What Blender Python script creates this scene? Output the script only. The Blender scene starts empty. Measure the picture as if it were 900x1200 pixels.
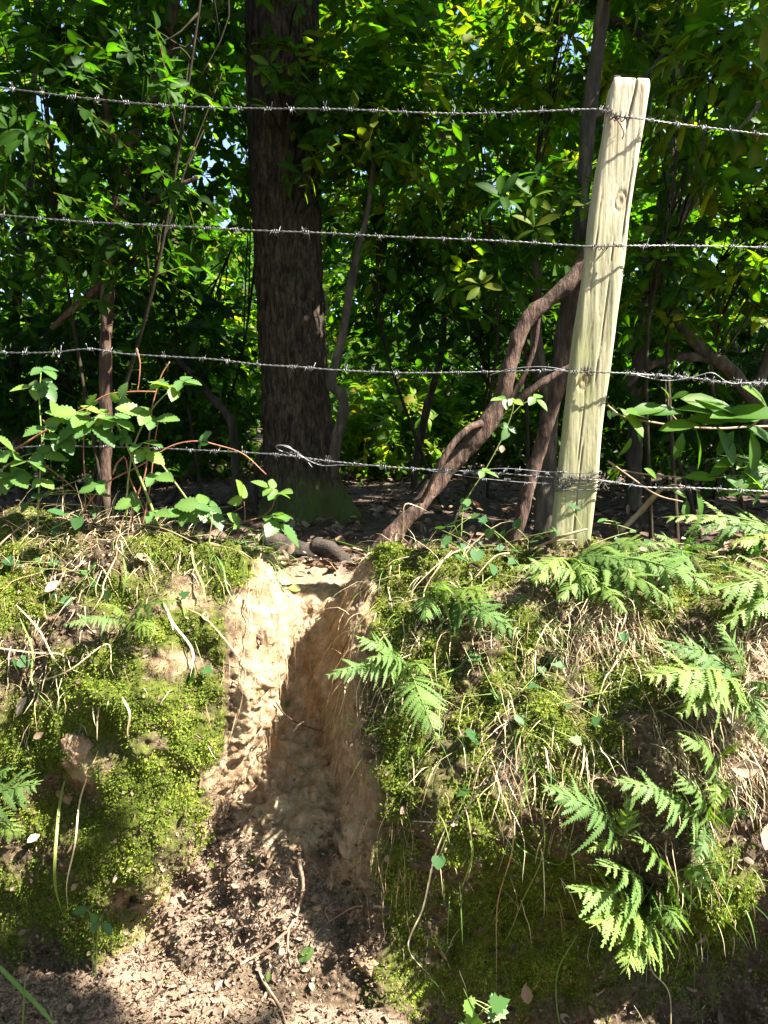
import bpy, math, random
import numpy as np
from mathutils import Matrix, Vector

rng = np.random.default_rng(7)
random.seed(7)
SC = bpy.context.scene
COL = SC.collection
R = math.radians

# ------------------------------------------------------------------ camera geometry (phone held at 1.4 m, pitched down)
CAM = np.array([0.0, 0.0, 1.4]); PITCH = R(8.2); FPX = 902.0
_f = np.array([0, math.cos(PITCH), -math.sin(PITCH)]); _u = np.array([0, math.sin(PITCH), math.cos(PITCH)])

def W(px, py, d):
    """world point seen at photo pixel (px,py) on the vertical plane y = d"""
    a = (px - 450) / FPX; b = (600 - py) / FPX
    v = _f + b * _u + np.array([a, 0, 0])
    return CAM + v * (d / v[1])

def project(P):
    q = np.asarray(P) - CAM
    dep = q @ _f
    return 450 + FPX * q[..., 0] / dep, 600 - FPX * (q @ _u) / dep, dep

SUN = np.array([0.60, -0.20, 0.76]); SUN /= np.linalg.norm(SUN)

# ------------------------------------------------------------------ small maths
def nrm(v):
    v = np.asarray(v, float)
    return v / np.maximum(np.linalg.norm(v, axis=-1, keepdims=True), 1e-9)

def _hash(ix, iy, iz, seed):
    h = (ix.astype(np.int64) * 374761393 + iy.astype(np.int64) * 668265263 + iz.astype(np.int64) * 2147483647 + seed * 974711) & 0xffffffff
    h = ((h ^ (h >> 13)) * 1274126177) & 0xffffffff
    h = ((h ^ (h >> 16)) * 2246822519) & 0xffffffff
    return ((h ^ (h >> 15)) & 0xffff) / 32767.5 - 1.0

def vnoise(p, seed=0):
    p = np.asarray(p, float); i = np.floor(p); f = p - i; f = f * f * f * (f * (f * 6 - 15) + 10)
    out = 0
    for dx in (0, 1):
        wx = f[..., 0] if dx else 1 - f[..., 0]
        for dy in (0, 1):
            wy = f[..., 1] if dy else 1 - f[..., 1]
            for dz in (0, 1):
                wz = f[..., 2] if dz else 1 - f[..., 2]
                out = out + wx * wy * wz * _hash(i[..., 0] + dx, i[..., 1] + dy, i[..., 2] + dz, seed)
    return out

def fbm(p, freq, octv=4, seed=0, gain=0.5):
    s = 0; a = 1
    for k in range(octv):
        s = s + a * vnoise(np.asarray(p) * freq * 2.03 ** k + 17.3 * k, seed + k); a *= gain
    return s

def pchip(x, Y, xs):
    x = np.asarray(x, float); Y = np.asarray(Y, float)
    h = np.diff(x)[:, None] if Y.ndim == 2 else np.diff(x).reshape((-1,) + (1,) * (Y.ndim - 1))
    dl = np.diff(Y, axis=0) / h
    m = np.zeros_like(Y)
    a, b = dl[:-1], dl[1:]
    same = (a * b) > 0
    m[1:-1] = np.where(same, 2 * a * b / np.where(same, a + b, 1), 0)
    m[0] = dl[0]; m[-1] = dl[-1]
    k = np.clip(np.searchsorted(x, xs, side='right') - 1, 0, len(x) - 2)
    hk = h[k]; t = ((xs - x[k]).reshape((-1,) + (1,) * (Y.ndim - 1))) / hk
    h00 = 2 * t**3 - 3 * t**2 + 1; h10 = t**3 - 2 * t**2 + t; h01 = -2 * t**3 + 3 * t**2; h11 = t**3 - t**2
    return h00 * Y[k] + h10 * hk * m[k] + h01 * Y[k + 1] + h11 * hk * m[k + 1]

def smooth_path(pts, n):
    pts = np.asarray(pts, float)
    if len(pts) == 2:
        return np.linspace(pts[0], pts[1], n)
    t = np.r_[0, np.cumsum(np.linalg.norm(np.diff(pts[:, :3], axis=0), axis=1))]
    # Catmull-Rom
    P = np.vstack([2 * pts[0] - pts[1], pts, 2 * pts[-1] - pts[-2]])
    s = np.linspace(0, t[-1], n); k = np.clip(np.searchsorted(t, s, side='right') - 1, 0, len(pts) - 2)
    u = ((s - t[k]) / np.maximum(t[k + 1] - t[k], 1e-9))[:, None]
    a, b, c, d = P[k], P[k + 1], P[k + 2], P[k + 3]
    return 0.5 * (2 * b + (c - a) * u + (2 * a - 5 * b + 4 * c - d) * u**2 + (3 * b - a - 3 * c + d) * u**3)

# ------------------------------------------------------------------ mesh builder
class MB:
    def __init__(s): s.v = []; s.f = []; s.c = []; s.n = 0
    def add(s, V, F, tint=None):
        V = np.asarray(V, float).reshape(-1, 3); F = np.asarray(F, int)
        if F.shape[1] == 3: F = np.hstack([F, np.full((len(F), 1), -1)])
        s.v.append(V); s.f.append(np.where(F >= 0, F + s.n, -1)); s.n += len(V)
        if tint is None: tint = np.tile(np.r_[rng.random(3)], (len(V), 1))
        tint = np.broadcast_to(np.asarray(tint, float), (len(V), 3))
        s.c.append(tint); return s
    def mesh(s, name, smooth=True):
        V = np.vstack(s.v); F = np.vstack(s.f); C = np.vstack(s.c)
        me = bpy.data.meshes.new(name)
        tri = F[:, 3] < 0
        cnt = np.where(tri, 3, 4)
        loops = F.ravel(); loops = loops[loops >= 0]
        me.vertices.add(len(V)); me.vertices.foreach_set('co', V.astype(np.float32).ravel())
        me.loops.add(len(loops)); me.loops.foreach_set('vertex_index', loops.astype(np.int32))
        me.polygons.add(len(F)); st = np.r_[0, np.cumsum(cnt)[:-1]]
        me.polygons.foreach_set('loop_start', st.astype(np.int32))
        if smooth: me.polygons.foreach_set('use_smooth', np.ones(len(F), bool))
        at = me.attributes.new('tint', 'FLOAT_COLOR', 'POINT')
        at.data.foreach_set('color', np.hstack([C, np.ones((len(C), 1))]).astype(np.float32).ravel())
        me.update(calc_edges=True); me.validate()
        return me
    def tube(s, pts, rad, seg=8, tint=None, rough=0, seed=0, cap=True, rfreq=9):
        pts = np.asarray(pts, float); n = len(pts); rad = np.broadcast_to(np.asarray(rad, float), (n,))
        T = nrm(np.gradient(pts, axis=0))
        ref = np.array([0, 0, 1.0]) if abs(T[0][2]) < .9 else np.array([1.0, 0, 0])
        N = np.zeros_like(pts); N[0] = nrm(np.cross(T[0], ref))
        for i in range(1, n):
            q = N[i - 1] - T[i] * (N[i - 1] @ T[i]); N[i] = nrm(q)
        B = np.cross(T, N)
        a = np.linspace(0, 2 * np.pi, seg, endpoint=False)
        dirs = np.cos(a)[None, :, None] * N[:, None] + np.sin(a)[None, :, None] * B[:, None]
        rr = np.repeat(rad[:, None], seg, 1)
        if rough:
            q = pts[:, None] + dirs * rr[..., None]
            rr = rr * (1 + rough * fbm(q, rfreq, 3, seed))
        V = (pts[:, None] + dirs * rr[..., None]).reshape(-1, 3)
        i = np.arange(n - 1)[:, None] * seg; j = np.arange(seg)[None]; j2 = (j + 1) % seg
        F = np.stack([i + j, i + j2, i + seg + j2, i + seg + j], -1).reshape(-1, 4)
        if cap:
            V = np.vstack([V, pts[0], pts[-1]]); k = n * seg
            jj = np.arange(seg); c0 = np.stack([np.full(seg, k), (jj + 1) % seg, jj, np.full(seg, -1)], 1)
            c1 = np.stack([np.full(seg, k + 1), (n - 1) * seg + jj, (n - 1) * seg + (jj + 1) % seg, np.full(seg, -1)], 1)
            F = np.vstack([F, c0, c1])
        return s.add(V, F, tint)
    def stamp(s, tpl, pos, X, Z, scale, wid=None, tint=None):
        """copies of a template (V,F): local x -> X, local z -> Z"""
        V, F = tpl; pos = np.atleast_2d(pos); n = len(pos)
        X = nrm(np.broadcast_to(X, (n, 3))); Z = np.broadcast_to(Z, (n, 3)); Y = nrm(np.cross(Z, X)); Z = np.cross(X, Y)
        sc = np.broadcast_to(np.asarray(scale, float), (n,)); wd = sc if wid is None else np.broadcast_to(np.asarray(wid, float), (n,)) * sc
        P = pos[:, None] + sc[:, None, None] * V[None, :, :1] * X[:, None] + wd[:, None, None] * V[None, :, 1:2] * Y[:, None] + sc[:, None, None] * V[None, :, 2:3] * Z[:, None]
        FF = np.where(F[None] >= 0, F[None] + (np.arange(n) * len(V))[:, None, None], -1).reshape(-1, F.shape[1])
        if tint is None: tint = rng.random((n, 3))
        tt = np.repeat(np.broadcast_to(tint, (n, 3)), len(V), 0).copy()
        if len(V) in (18, 45): tt[:, 0] = np.clip(tt[:, 0] + np.tile(np.tile([-.05, .2, -.05], len(V) // 3), n), 0, .97)
        return s.add(P.reshape(-1, 3), FF, tt)
    def ribbons(s, root, d0, length, width, grav=0.6, n=7, tint=None, side=None, kink=0.0, up=None):
        """curved tapered grass blades"""
        root = np.atleast_2d(root); N = len(root); d = nrm(np.broadcast_to(d0, (N, 3))).copy()
        L = np.broadcast_to(length, (N,)); wv = np.broadcast_to(width, (N,)); g = np.broadcast_to(grav, (N,))
        P = [root.copy()]; p = root.copy()
        for k in range(n - 1):
            d = nrm(d + np.array([0, 0, -1.0]) * (g / (n - 1))[:, None] + (rng.normal(0, kink, (N, 3)) if kink else 0))
            p = p + d * (L / (n - 1))[:, None]; P.append(p.copy())
        P = np.stack(P, 1)
        S = nrm(rng.normal(0, 1, (N, 3)) * [1, .5, .3]) if side is None else nrm(np.broadcast_to(side, (N, 3)))
        t = np.linspace(0, 1, n); prof = np.clip((1 - t ** 2.2), .03, 1) * np.clip(.45 + t * 3, 0, 1)
        off = S[:, None] * (wv[:, None] * prof[None])[..., None] * .5
        lift = nrm(np.cross(S, nrm(P[:, -1] - P[:, 0])))[:, None] * (wv[:, None] * prof[None])[..., None] * .18
        V = np.stack([P - off + lift, P, P + off + lift], 2).reshape(N, n * 3, 3)
        f = []
        for k in range(n - 1):
            for c in (0, 1): f.append([k * 3 + c, k * 3 + c + 1, k * 3 + 4 + c, k * 3 + 3 + c])
        F = (np.array(f)[None] + (np.arange(N) * n * 3)[:, None, None]).reshape(-1, 4)
        if tint is None: tint = rng.random((N, 3))
        return s.add(V.reshape(-1, 3), F, np.repeat(np.broadcast_to(tint, (N, 3)), n * 3, 0))

# ------------------------------------------------------------------ objects
def props(o, label=None, cat=None, group=None, kind=None):
    if label: o['label'] = label
    if cat: o['category'] = cat
    if group: o['group'] = group
    if kind: o['kind'] = kind
    return o

def empty(name, loc, label, cat, group=None):
    o = bpy.data.objects.new(name, None); COL.objects.link(o); o.location = Vector(loc); o.empty_display_size = .05
    return props(o, label, cat, group)

def link(name, me, mat, parent=None, M=None, kind=None, label=None):
    if mat is not None and len(me.materials) == 0: me.materials.append(mat)
    o = bpy.data.objects.new(name, me); COL.objects.link(o)
    if M is not None: o.matrix_basis = M
    if parent is not None:
        o.parent = parent
        o.matrix_parent_inverse = PINV(parent)
    if kind: o['kind'] = kind
    if label: o['label'] = label
    return o

def PINV(p):
    loc = Vector((0, 0, 0)); q = p
    while q is not None and q.type == 'EMPTY':
        loc += q.location; q = q.parent
    return Matrix.Translation(-loc)

def rootmesh(name, me, mat, origin):
    """a one-mesh thing whose origin sits at its base"""
    me.transform(Matrix.Translation(-Vector(origin)))
    o = link(name, me, mat); o.location = Vector(origin); return o

# ------------------------------------------------------------------ materials
def new_mat(name):
    m = bpy.data.materials.new(name); m.use_nodes = True; nt = m.node_tree; nt.nodes.clear()
    return m, nt, nt.nodes, nt.links

def N(nd, typ, **kw):
    n = nd.new(typ)
    for k, v in kw.items(): setattr(n, k, v)
    return n

def ramp(nd, lk, fac, stops):
    r = nd.new('ShaderNodeValToRGB'); e = r.color_ramp.elements
    while len(e) < len(stops): e.new(.5)
    for q, (p, c) in zip(e, stops): q.position = p; q.color = (*c, 1)
    lk.new(fac, r.inputs[0]); return r.outputs[0]

def mixc(nd, lk, fac, a, b, mode='MIX'):
    m = nd.new('ShaderNodeMix'); m.data_type = 'RGBA'; m.blend_type = mode
    for sock, v in ((m.inputs[0], fac), (m.inputs[6], a), (m.inputs[7], b)):
        if isinstance(v, (int, float)): sock.default_value = v
        elif isinstance(v, tuple): sock.default_value = (*v, 1)
        else: lk.new(v, sock)
    return m.outputs[2]

def noise(nd, lk, scale, detail=4, rough=.6, stretch=None, dist=0):
    tc = nd.new('ShaderNodeTexCoord'); n = nd.new('ShaderNodeTexNoise')
    n.inputs['Scale'].default_value = scale; n.inputs['Detail'].default_value = detail; n.inputs['Roughness'].default_value = rough
    n.inputs['Distortion'].default_value = dist
    if stretch:
        mp = nd.new('ShaderNodeMapping'); mp.inputs['Scale'].default_value = stretch
        lk.new(tc.outputs['Object'], mp.inputs[0]); lk.new(mp.outputs[0], n.inputs['Vector'])
    else: lk.new(tc.outputs['Object'], n.inputs['Vector'])
    return n.outputs['Fac']

def leaf_mat(name, stops, rough=.4, transl=.35, tcol=(1.3, 1.5, .55), spec=.5, bump=0.0, vary=.0):
    m, nt, nd, lk = new_mat(name)
    at = N(nd, 'ShaderNodeAttribute', attribute_name='tint'); sp = nd.new('ShaderNodeSeparateColor'); lk.new(at.outputs['Color'], sp.inputs[0])
    col = ramp(nd, lk, sp.outputs[0], stops)
    nz = noise(nd, lk, 60, 3)
    col = mixc(nd, lk, .35, col, ramp(nd, lk, nz, [(.3, (.5, .5, .5)), (.7, (1, 1, 1))]), 'MULTIPLY')
    oi = nd.new('ShaderNodeObjectInfo'); col = mixc(nd, lk, vary, col, ramp(nd, lk, oi.outputs['Random'], [(0, (.62, .72, .8)), (.5, (1, 1, 1)), (1, (1.35, 1.15, .75))]), 'MULTIPLY')
    p = nd.new('ShaderNodeBsdfPrincipled'); lk.new(col, p.inputs['Base Color']); p.inputs['Roughness'].default_value = rough
    p.inputs['Specular IOR Level'].default_value = spec
    t = nd.new('ShaderNodeBsdfTranslucent'); lk.new(mixc(nd, lk, 1.0, col, tcol, 'MULTIPLY'), t.inputs[0])
    mx = nd.new('ShaderNodeMixShader'); mx.inputs[0].default_value = transl
    lk.new(p.outputs[0], mx.inputs[1]); lk.new(t.outputs[0], mx.inputs[2])
    out = nd.new('ShaderNodeOutputMaterial'); lk.new(mx.outputs[0], out.inputs[0])
    return m

def solid_mat(name, col_a, col_b, scale=20, rough=.8, bump=.4, dist=.01, stretch=None, metallic=0, detail=6, spec=.3, stops=None, tint=False):
    m, nt, nd, lk = new_mat(name)
    nz = noise(nd, lk, scale, detail, .65, stretch)
    col = ramp(nd, lk, nz, stops or [(.3, col_a), (.7, col_b)])
    if tint:
        at = N(nd, 'ShaderNodeAttribute', attribute_name='tint'); sp = nd.new('ShaderNodeSeparateColor'); lk.new(at.outputs['Color'], sp.inputs[0])
        col = mixc(nd, lk, 1.0, col, ramp(nd, lk, sp.outputs[0], [(0, (.45, .45, .45)), (1, (1.25, 1.2, 1.1))]), 'MULTIPLY')
    p = nd.new('ShaderNodeBsdfPrincipled'); lk.new(col, p.inputs['Base Color']); p.inputs['Roughness'].default_value = rough
    p.inputs['Metallic'].default_value = metallic; p.inputs['Specular IOR Level'].default_value = spec
    if bump:
        b = nd.new('ShaderNodeBump'); b.inputs['Strength'].default_value = bump; b.inputs['Distance'].default_value = dist
        lk.new(nz, b.inputs['Height']); lk.new(b.outputs[0], p.inputs['Normal'])
    out = nd.new('ShaderNodeOutputMaterial'); lk.new(p.outputs[0], out.inputs[0])
    return m

M = {}
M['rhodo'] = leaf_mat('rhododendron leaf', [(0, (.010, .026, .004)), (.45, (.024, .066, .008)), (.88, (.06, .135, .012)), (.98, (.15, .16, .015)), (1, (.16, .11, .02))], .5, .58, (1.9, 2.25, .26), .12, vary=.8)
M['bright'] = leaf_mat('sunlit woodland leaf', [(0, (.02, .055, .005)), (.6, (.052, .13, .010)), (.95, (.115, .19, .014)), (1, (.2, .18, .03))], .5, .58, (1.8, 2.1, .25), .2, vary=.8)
M['bramble'] = leaf_mat('bramble leaf', [(0, (.05, .11, .025)), (.7, (.09, .18, .04)), (1, (.15, .23, .045))], .5, .4, (1.4, 1.6, .4), .4, vary=.8)
M['fern'] = leaf_mat('fern frond', [(0, (.055, .11, .020)), (.6, (.125, .205, .048)), (.94, (.21, .29, .085)), (1, (.24, .20, .08))], .6, .42, (1.4, 1.5, .35), .3, vary=.8)
M['ivy'] = leaf_mat('ivy leaf', [(0, (.03, .075, .022)), (.7, (.06, .14, .04)), (1, (.11, .2, .05))], .55, .32, (1.3, 1.5, .4), .25, vary=.8)
M['moss'] = leaf_mat('moss', [(0, (.06, .08, .010)), (.5, (.125, .185, .014)), (.85, (.22, .275, .024)), (1, (.34, .31, .06))], .7, .35, (1.4, 1.3, .3), .2)
M['straw'] = leaf_mat('dry straw', [(0, (.15, .09, .04)), (.4, (.36, .25, .135)), (.8, (.56, .45, .27)), (1, (.60, .55, .34))], .65, .15, (1, .9, .6), .3)
M['grass'] = leaf_mat('grass blade', [(0, (.05, .12, .02)), (.6, (.11, .2, .03)), (1, (.24, .27, .06))], .5, .35, (1.2, 1.4, .4), .4)
M['litter'] = leaf_mat('dead leaf', [(0, (.045, .027, .016)), (.5, (.135, .088, .057)), (.85, (.26, .185, .125)), (1, (.38, .29, .20))], .7, .12, (1.1, .8, .5), .3)
M['cane'] = solid_mat('bramble cane', (.16, .05, .03), (.30, .13, .07), 40, .6, .2, .002)
M['green_stem'] = solid_mat('green stem', (.13, .17, .04), (.22, .25, .07), 40, .55, .2, .002)
M['bark_red'] = solid_mat('reddish bark', (.05, .025, .016), (.17, .085, .05), 38, .85, 1, .02, (1, 1, .25), stops=[(.32, (.014, .008, .006)), (.5, (.062, .034, .022)), (.62, (.11, .068, .047)), (.74, (.24, .18, .14))])
M['bark_dark'] = solid_mat('dark bark', (.025, .02, .014), (.10, .08, .055), 26, .9, .9, .012, (1, 1, .22), stops=[(.3, (.016, .013, .009)), (.5, (.045, .036, .025)), (.7, (.11, .09, .06))])
M['stem'] = solid_mat('shrub stem bark', (.012, .010, .006), (.045, .036, .022), 40, .95, .6, .006, (1, 1, .3), spec=.1)
M['log'] = solid_mat('rotten log', (.010, .008, .006), (.05, .036, .026), 18, .9, 1, .02, (1, 1, 1))
M['wire'] = solid_mat('galvanised wire', (.06, .06, .06), (.21, .21, .215), 120, .5, .1, .001, None, .85, 3, .5)
M['wire_rust'] = solid_mat('rusty wire', (.035, .028, .024), (.10, .085, .075), 90, .7, .3, .001, None, .4, 3, .4)
M['stick'] = solid_mat('dead stick', (.13, .08, .05), (.32, .23, .15), 30, .8, .5, .004, (1, 1, .3))
M['clod'] = solid_mat('earth clod', (.12, .075, .045), (.30, .20, .12), 40, .95, 1, .006, None)

def oak_bark():
    m, nt, nd, lk = new_mat('furrowed trunk bark')
    a = noise(nd, lk, 46, 9, .72, (1, 1, .24), .5); b = noise(nd, lk, 90, 4, .6, (1, 1, .4))
    at = N(nd, 'ShaderNodeAttribute', attribute_name='tint'); sp = nd.new('ShaderNodeSeparateColor'); lk.new(at.outputs['Color'], sp.inputs[0])
    col = ramp(nd, lk, a, [(.36, (.008, .006, .004)), (.48, (.040, .028, .018)), (.64, (.12, .088, .056))])
    col = mixc(nd, lk, .5, col, ramp(nd, lk, b, [(.3, (.4, .4, .4)), (.7, (1, 1, 1))]), 'MULTIPLY')
    col = mixc(nd, lk, sp.outputs[1], col, (.06, .085, .018))
    p = nd.new('ShaderNodeBsdfPrincipled'); lk.new(col, p.inputs['Base Color']); p.inputs['Roughness'].default_value = .9; p.inputs['Specular IOR Level'].default_value = .2
    bm = nd.new('ShaderNodeBump'); bm.inputs['Strength'].default_value = 1; bm.inputs['Distance'].default_value = .03; lk.new(a, bm.inputs['Height'])
    lk.new(bm.outputs[0], p.inputs['Normal']); out = nd.new('ShaderNodeOutputMaterial'); lk.new(p.outputs[0], out.inputs[0]); return m
M['oak'] = oak_bark()

def post_mat():
    m, nt, nd, lk = new_mat('weathered post timber')
    a = noise(nd, lk, 85, 7, .65, (1, 1, .04), .4); b = noise(nd, lk, 11, 5, .7, (1, 1, .3)); c = noise(nd, lk, 300, 3, .6, (1, 1, .1))
    at = N(nd, 'ShaderNodeAttribute', attribute_name='tint'); sp = nd.new('ShaderNodeSeparateColor'); lk.new(at.outputs['Color'], sp.inputs[0])
    col = ramp(nd, lk, a, [(.32, (.13, .10, .065)), (.40, (.33, .28, .19)), (.7, (.48, .425, .31))])
    g = nd.new('ShaderNodeMath'); g.operation = 'MULTIPLY'; lk.new(sp.outputs[0], g.inputs[0]); lk.new(ramp(nd, lk, b, [(.3, (.35, .35, .35)), (.65, (1, 1, 1))]), g.inputs[1])
    col = mixc(nd, lk, g.outputs[0], col, (.20, .21, .08))
    col = mixc(nd, lk, .4, col, ramp(nd, lk, c, [(.3, (.55, .55, .55)), (.6, (1, 1, 1))]), 'MULTIPLY')
    col = mixc(nd, lk, sp.outputs[1], col, (.13, .05, .025))
    p = nd.new('ShaderNodeBsdfPrincipled'); lk.new(col, p.inputs['Base Color']); p.inputs['Roughness'].default_value = .8; p.inputs['Specular IOR Level'].default_value = .25
    bm = nd.new('ShaderNodeBump'); bm.inputs['Strength'].default_value = .35; bm.inputs['Distance'].default_value = .004; lk.new(a, bm.inputs['Height'])
    lk.new(bm.outputs[0], p.inputs['Normal']); out = nd.new('ShaderNodeOutputMaterial'); lk.new(p.outputs[0], out.inputs[0]); return m
M['post'] = post_mat()

def bank_mat():
    """tint.r = moss film, tint.g = pale clay, tint.b = leaf-mould"""
    m, nt, nd, lk = new_mat('bank earth')
    at = N(nd, 'ShaderNodeAttribute', attribute_name='tint'); sp = nd.new('ShaderNodeSeparateColor'); lk.new(at.outputs['Color'], sp.inputs[0])
    a = noise(nd, lk, 22, 8, .65); b = noise(nd, lk, 75, 6, .65); c = noise(nd, lk, 260, 4, .6); s = noise(nd, lk, 50, 5, .6, (1, 1, .12), .5)
    humus = ramp(nd, lk, b, [(.3, (.026, .018, .011)), (.55, (.09, .062, .038)), (.75, (.19, .135, .085))])
    clay = ramp(nd, lk, a, [(.28, (.18, .115, .06)), (.5, (.32, .225, .135)), (.72, (.46, .36, .24))])
    clay = mixc(nd, lk, .5, clay, ramp(nd, lk, s, [(.3, (.5, .45, .4)), (.65, (1, 1, 1))]), 'MULTIPLY')
    mould = ramp(nd, lk, c, [(.3, (.065, .042, .027)), (.5, (.185, .132, .09)), (.7, (.33, .255, .18))])
    moss = ramp(nd, lk, b, [(.3, (.03, .038, .007)), (.6, (.085, .10, .013)), (.8, (.16, .165, .024))])
    def edge(ch, lo=.25, hi=.75):
        q = nd.new('ShaderNodeMath'); q.operation = 'ADD'; lk.new(ch, q.inputs[0])
        w = nd.new('ShaderNodeMath'); w.operation = 'MULTIPLY_ADD'; lk.new(a, w.inputs[0]); w.inputs[1].default_value = 1.1; w.inputs[2].default_value = -.55; lk.new(w.outputs[0], q.inputs[1])
        mr = nd.new('ShaderNodeMapRange'); mr.interpolation_type = 'SMOOTHSTEP'; lk.new(q.outputs[0], mr.inputs[0]); mr.inputs[1].default_value = lo; mr.inputs[2].default_value = hi
        return mr.outputs[0]
    col = mixc(nd, lk, edge(sp.outputs[1]), humus, clay)
    col = mixc(nd, lk, edge(sp.outputs[2]), col, mould)
    col = mixc(nd, lk, edge(sp.outputs[0]), col, moss)
    col = mixc(nd, lk, .5, col, ramp(nd, lk, c, [(.3, (.45, .45, .45)), (.62, (1, 1, 1))]), 'MULTIPLY')
    p = nd.new('ShaderNodeBsdfPrincipled'); lk.new(col, p.inputs['Base Color']); p.inputs['Roughness'].default_value = .95; p.inputs['Specular IOR Level'].default_value = .15
    b1 = nd.new('ShaderNodeBump'); b1.inputs['Strength'].default_value = .8; b1.inputs['Distance'].default_value = .012; lk.new(b, b1.inputs['Height'])
    b2 = nd.new('ShaderNodeBump'); b2.inputs['Strength'].default_value = .6; b2.inputs['Distance'].default_value = .004; lk.new(c, b2.inputs['Height']); lk.new(b1.outputs[0], b2.inputs['Normal'])
    lk.new(b2.outputs[0], p.inputs['Normal']); out = nd.new('ShaderNodeOutputMaterial'); lk.new(p.outputs[0], out.inputs[0]); return m
M['bank'] = bank_mat()
M['floor'] = solid_mat('woodland floor mould', (.02, .013, .009), (.13, .085, .06), 30, .95, 1, .02, None, stops=[(.3, (.022, .015, .01)), (.55, (.075, .048, .034)), (.75, (.16, .11, .085))])

# ------------------------------------------------------------------ templates (x along, y across, z up)
def leaf_tpl(st, hw, fold=.25, droop=.12):
    V = []; F = []
    for t, w in zip(st, hw):
        z = -droop * t * t
        V += [(t, -w, z + fold * w), (t, 0, z), (t, w, z + fold * w)]
    for k in range(len(st) - 1):
        for c in (0, 1): F.append([k * 3 + c, k * 3 + c + 1, k * 3 + 4 + c, k * 3 + 3 + c])
    return np.array(V, float), np.array(F)
LANCE = leaf_tpl([0, .1, .35, .62, .85, 1], [.012, .06, .175, .20, .135, .0], .3, .22)
LANCE_FAR = leaf_tpl([0, .3, .72, 1], [.03, .17, .17, .0], .3, .2)
OVAL = leaf_tpl([0, .12, .35, .62, .85, 1], [.02, .16, .29, .27, .14, .0], .22, .12)
def serrate():
    st = []; hw = []
    prof = lambda t: .36 * (math.sin(math.pi * min(1, t ** .72)) ** .8)
    for k in range(15):
        t = k / 14; st.append(t); hw.append(max(0, prof(t)) * (1.07 if k % 2 else .86) + (.015 if k == 0 else 0))
    hw[-1] = 0
    return leaf_tpl(st, hw, .2, .1)
SERR = serrate()
def fan(pts, cup=.12):
    P = np.array(pts, float); V = [(.18, 0, 0)] + [(x, y, cup * (y * y + .3 * (x - .3) ** 2)) for x, y in P]
    n = len(P); F = [[0, 1 + k, 1 + (k + 1) % n, -1] for k in range(n)]
    return np.array(V, float), np.array(F)
IVY = fan([(0, 0), (-.1, -.18), (-.08, -.38), (.12, -.34), (.3, -.52), (.42, -.3), (.62, -.24), (1, 0), (.62, .24), (.42, .3), (.3, .52), (.12, .34), (-.08, .38), (-.1, .18)], .25)
HEART = fan([(.02, 0), (-.1, -.2), (.0, -.42), (.3, -.5), (.62, -.36), (.88, -.1), (.95, 0), (.88, .1), (.62, .36), (.3, .5), (.0, .42), (-.1, .2)], .2)
LOBED = fan([(0, 0), (.02, -.1), (-.05, -.3), (.1, -.32), (.14, -.5), (.3, -.42), (.42, -.56), (.5, -.3), (.62, -.36), (.72, -.2), (1, 0), (.72, .2), (.62, .36), (.5, .3), (.42, .56), (.3, .42), (.14, .5), (.1, .32), (-.05, .3), (.02, .1)], .2)
DEAD = leaf_tpl([0, .2, .5, .8, 1], [.03, .22, .32, .2, .0], .55, -.25)
MOSSL = (np.array([(0, 0, 0), (.45, -.2, .08), (1, 0, -.05), (.45, .2, .08)], float), np.array([[0, 1, 2, 3]]))

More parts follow.
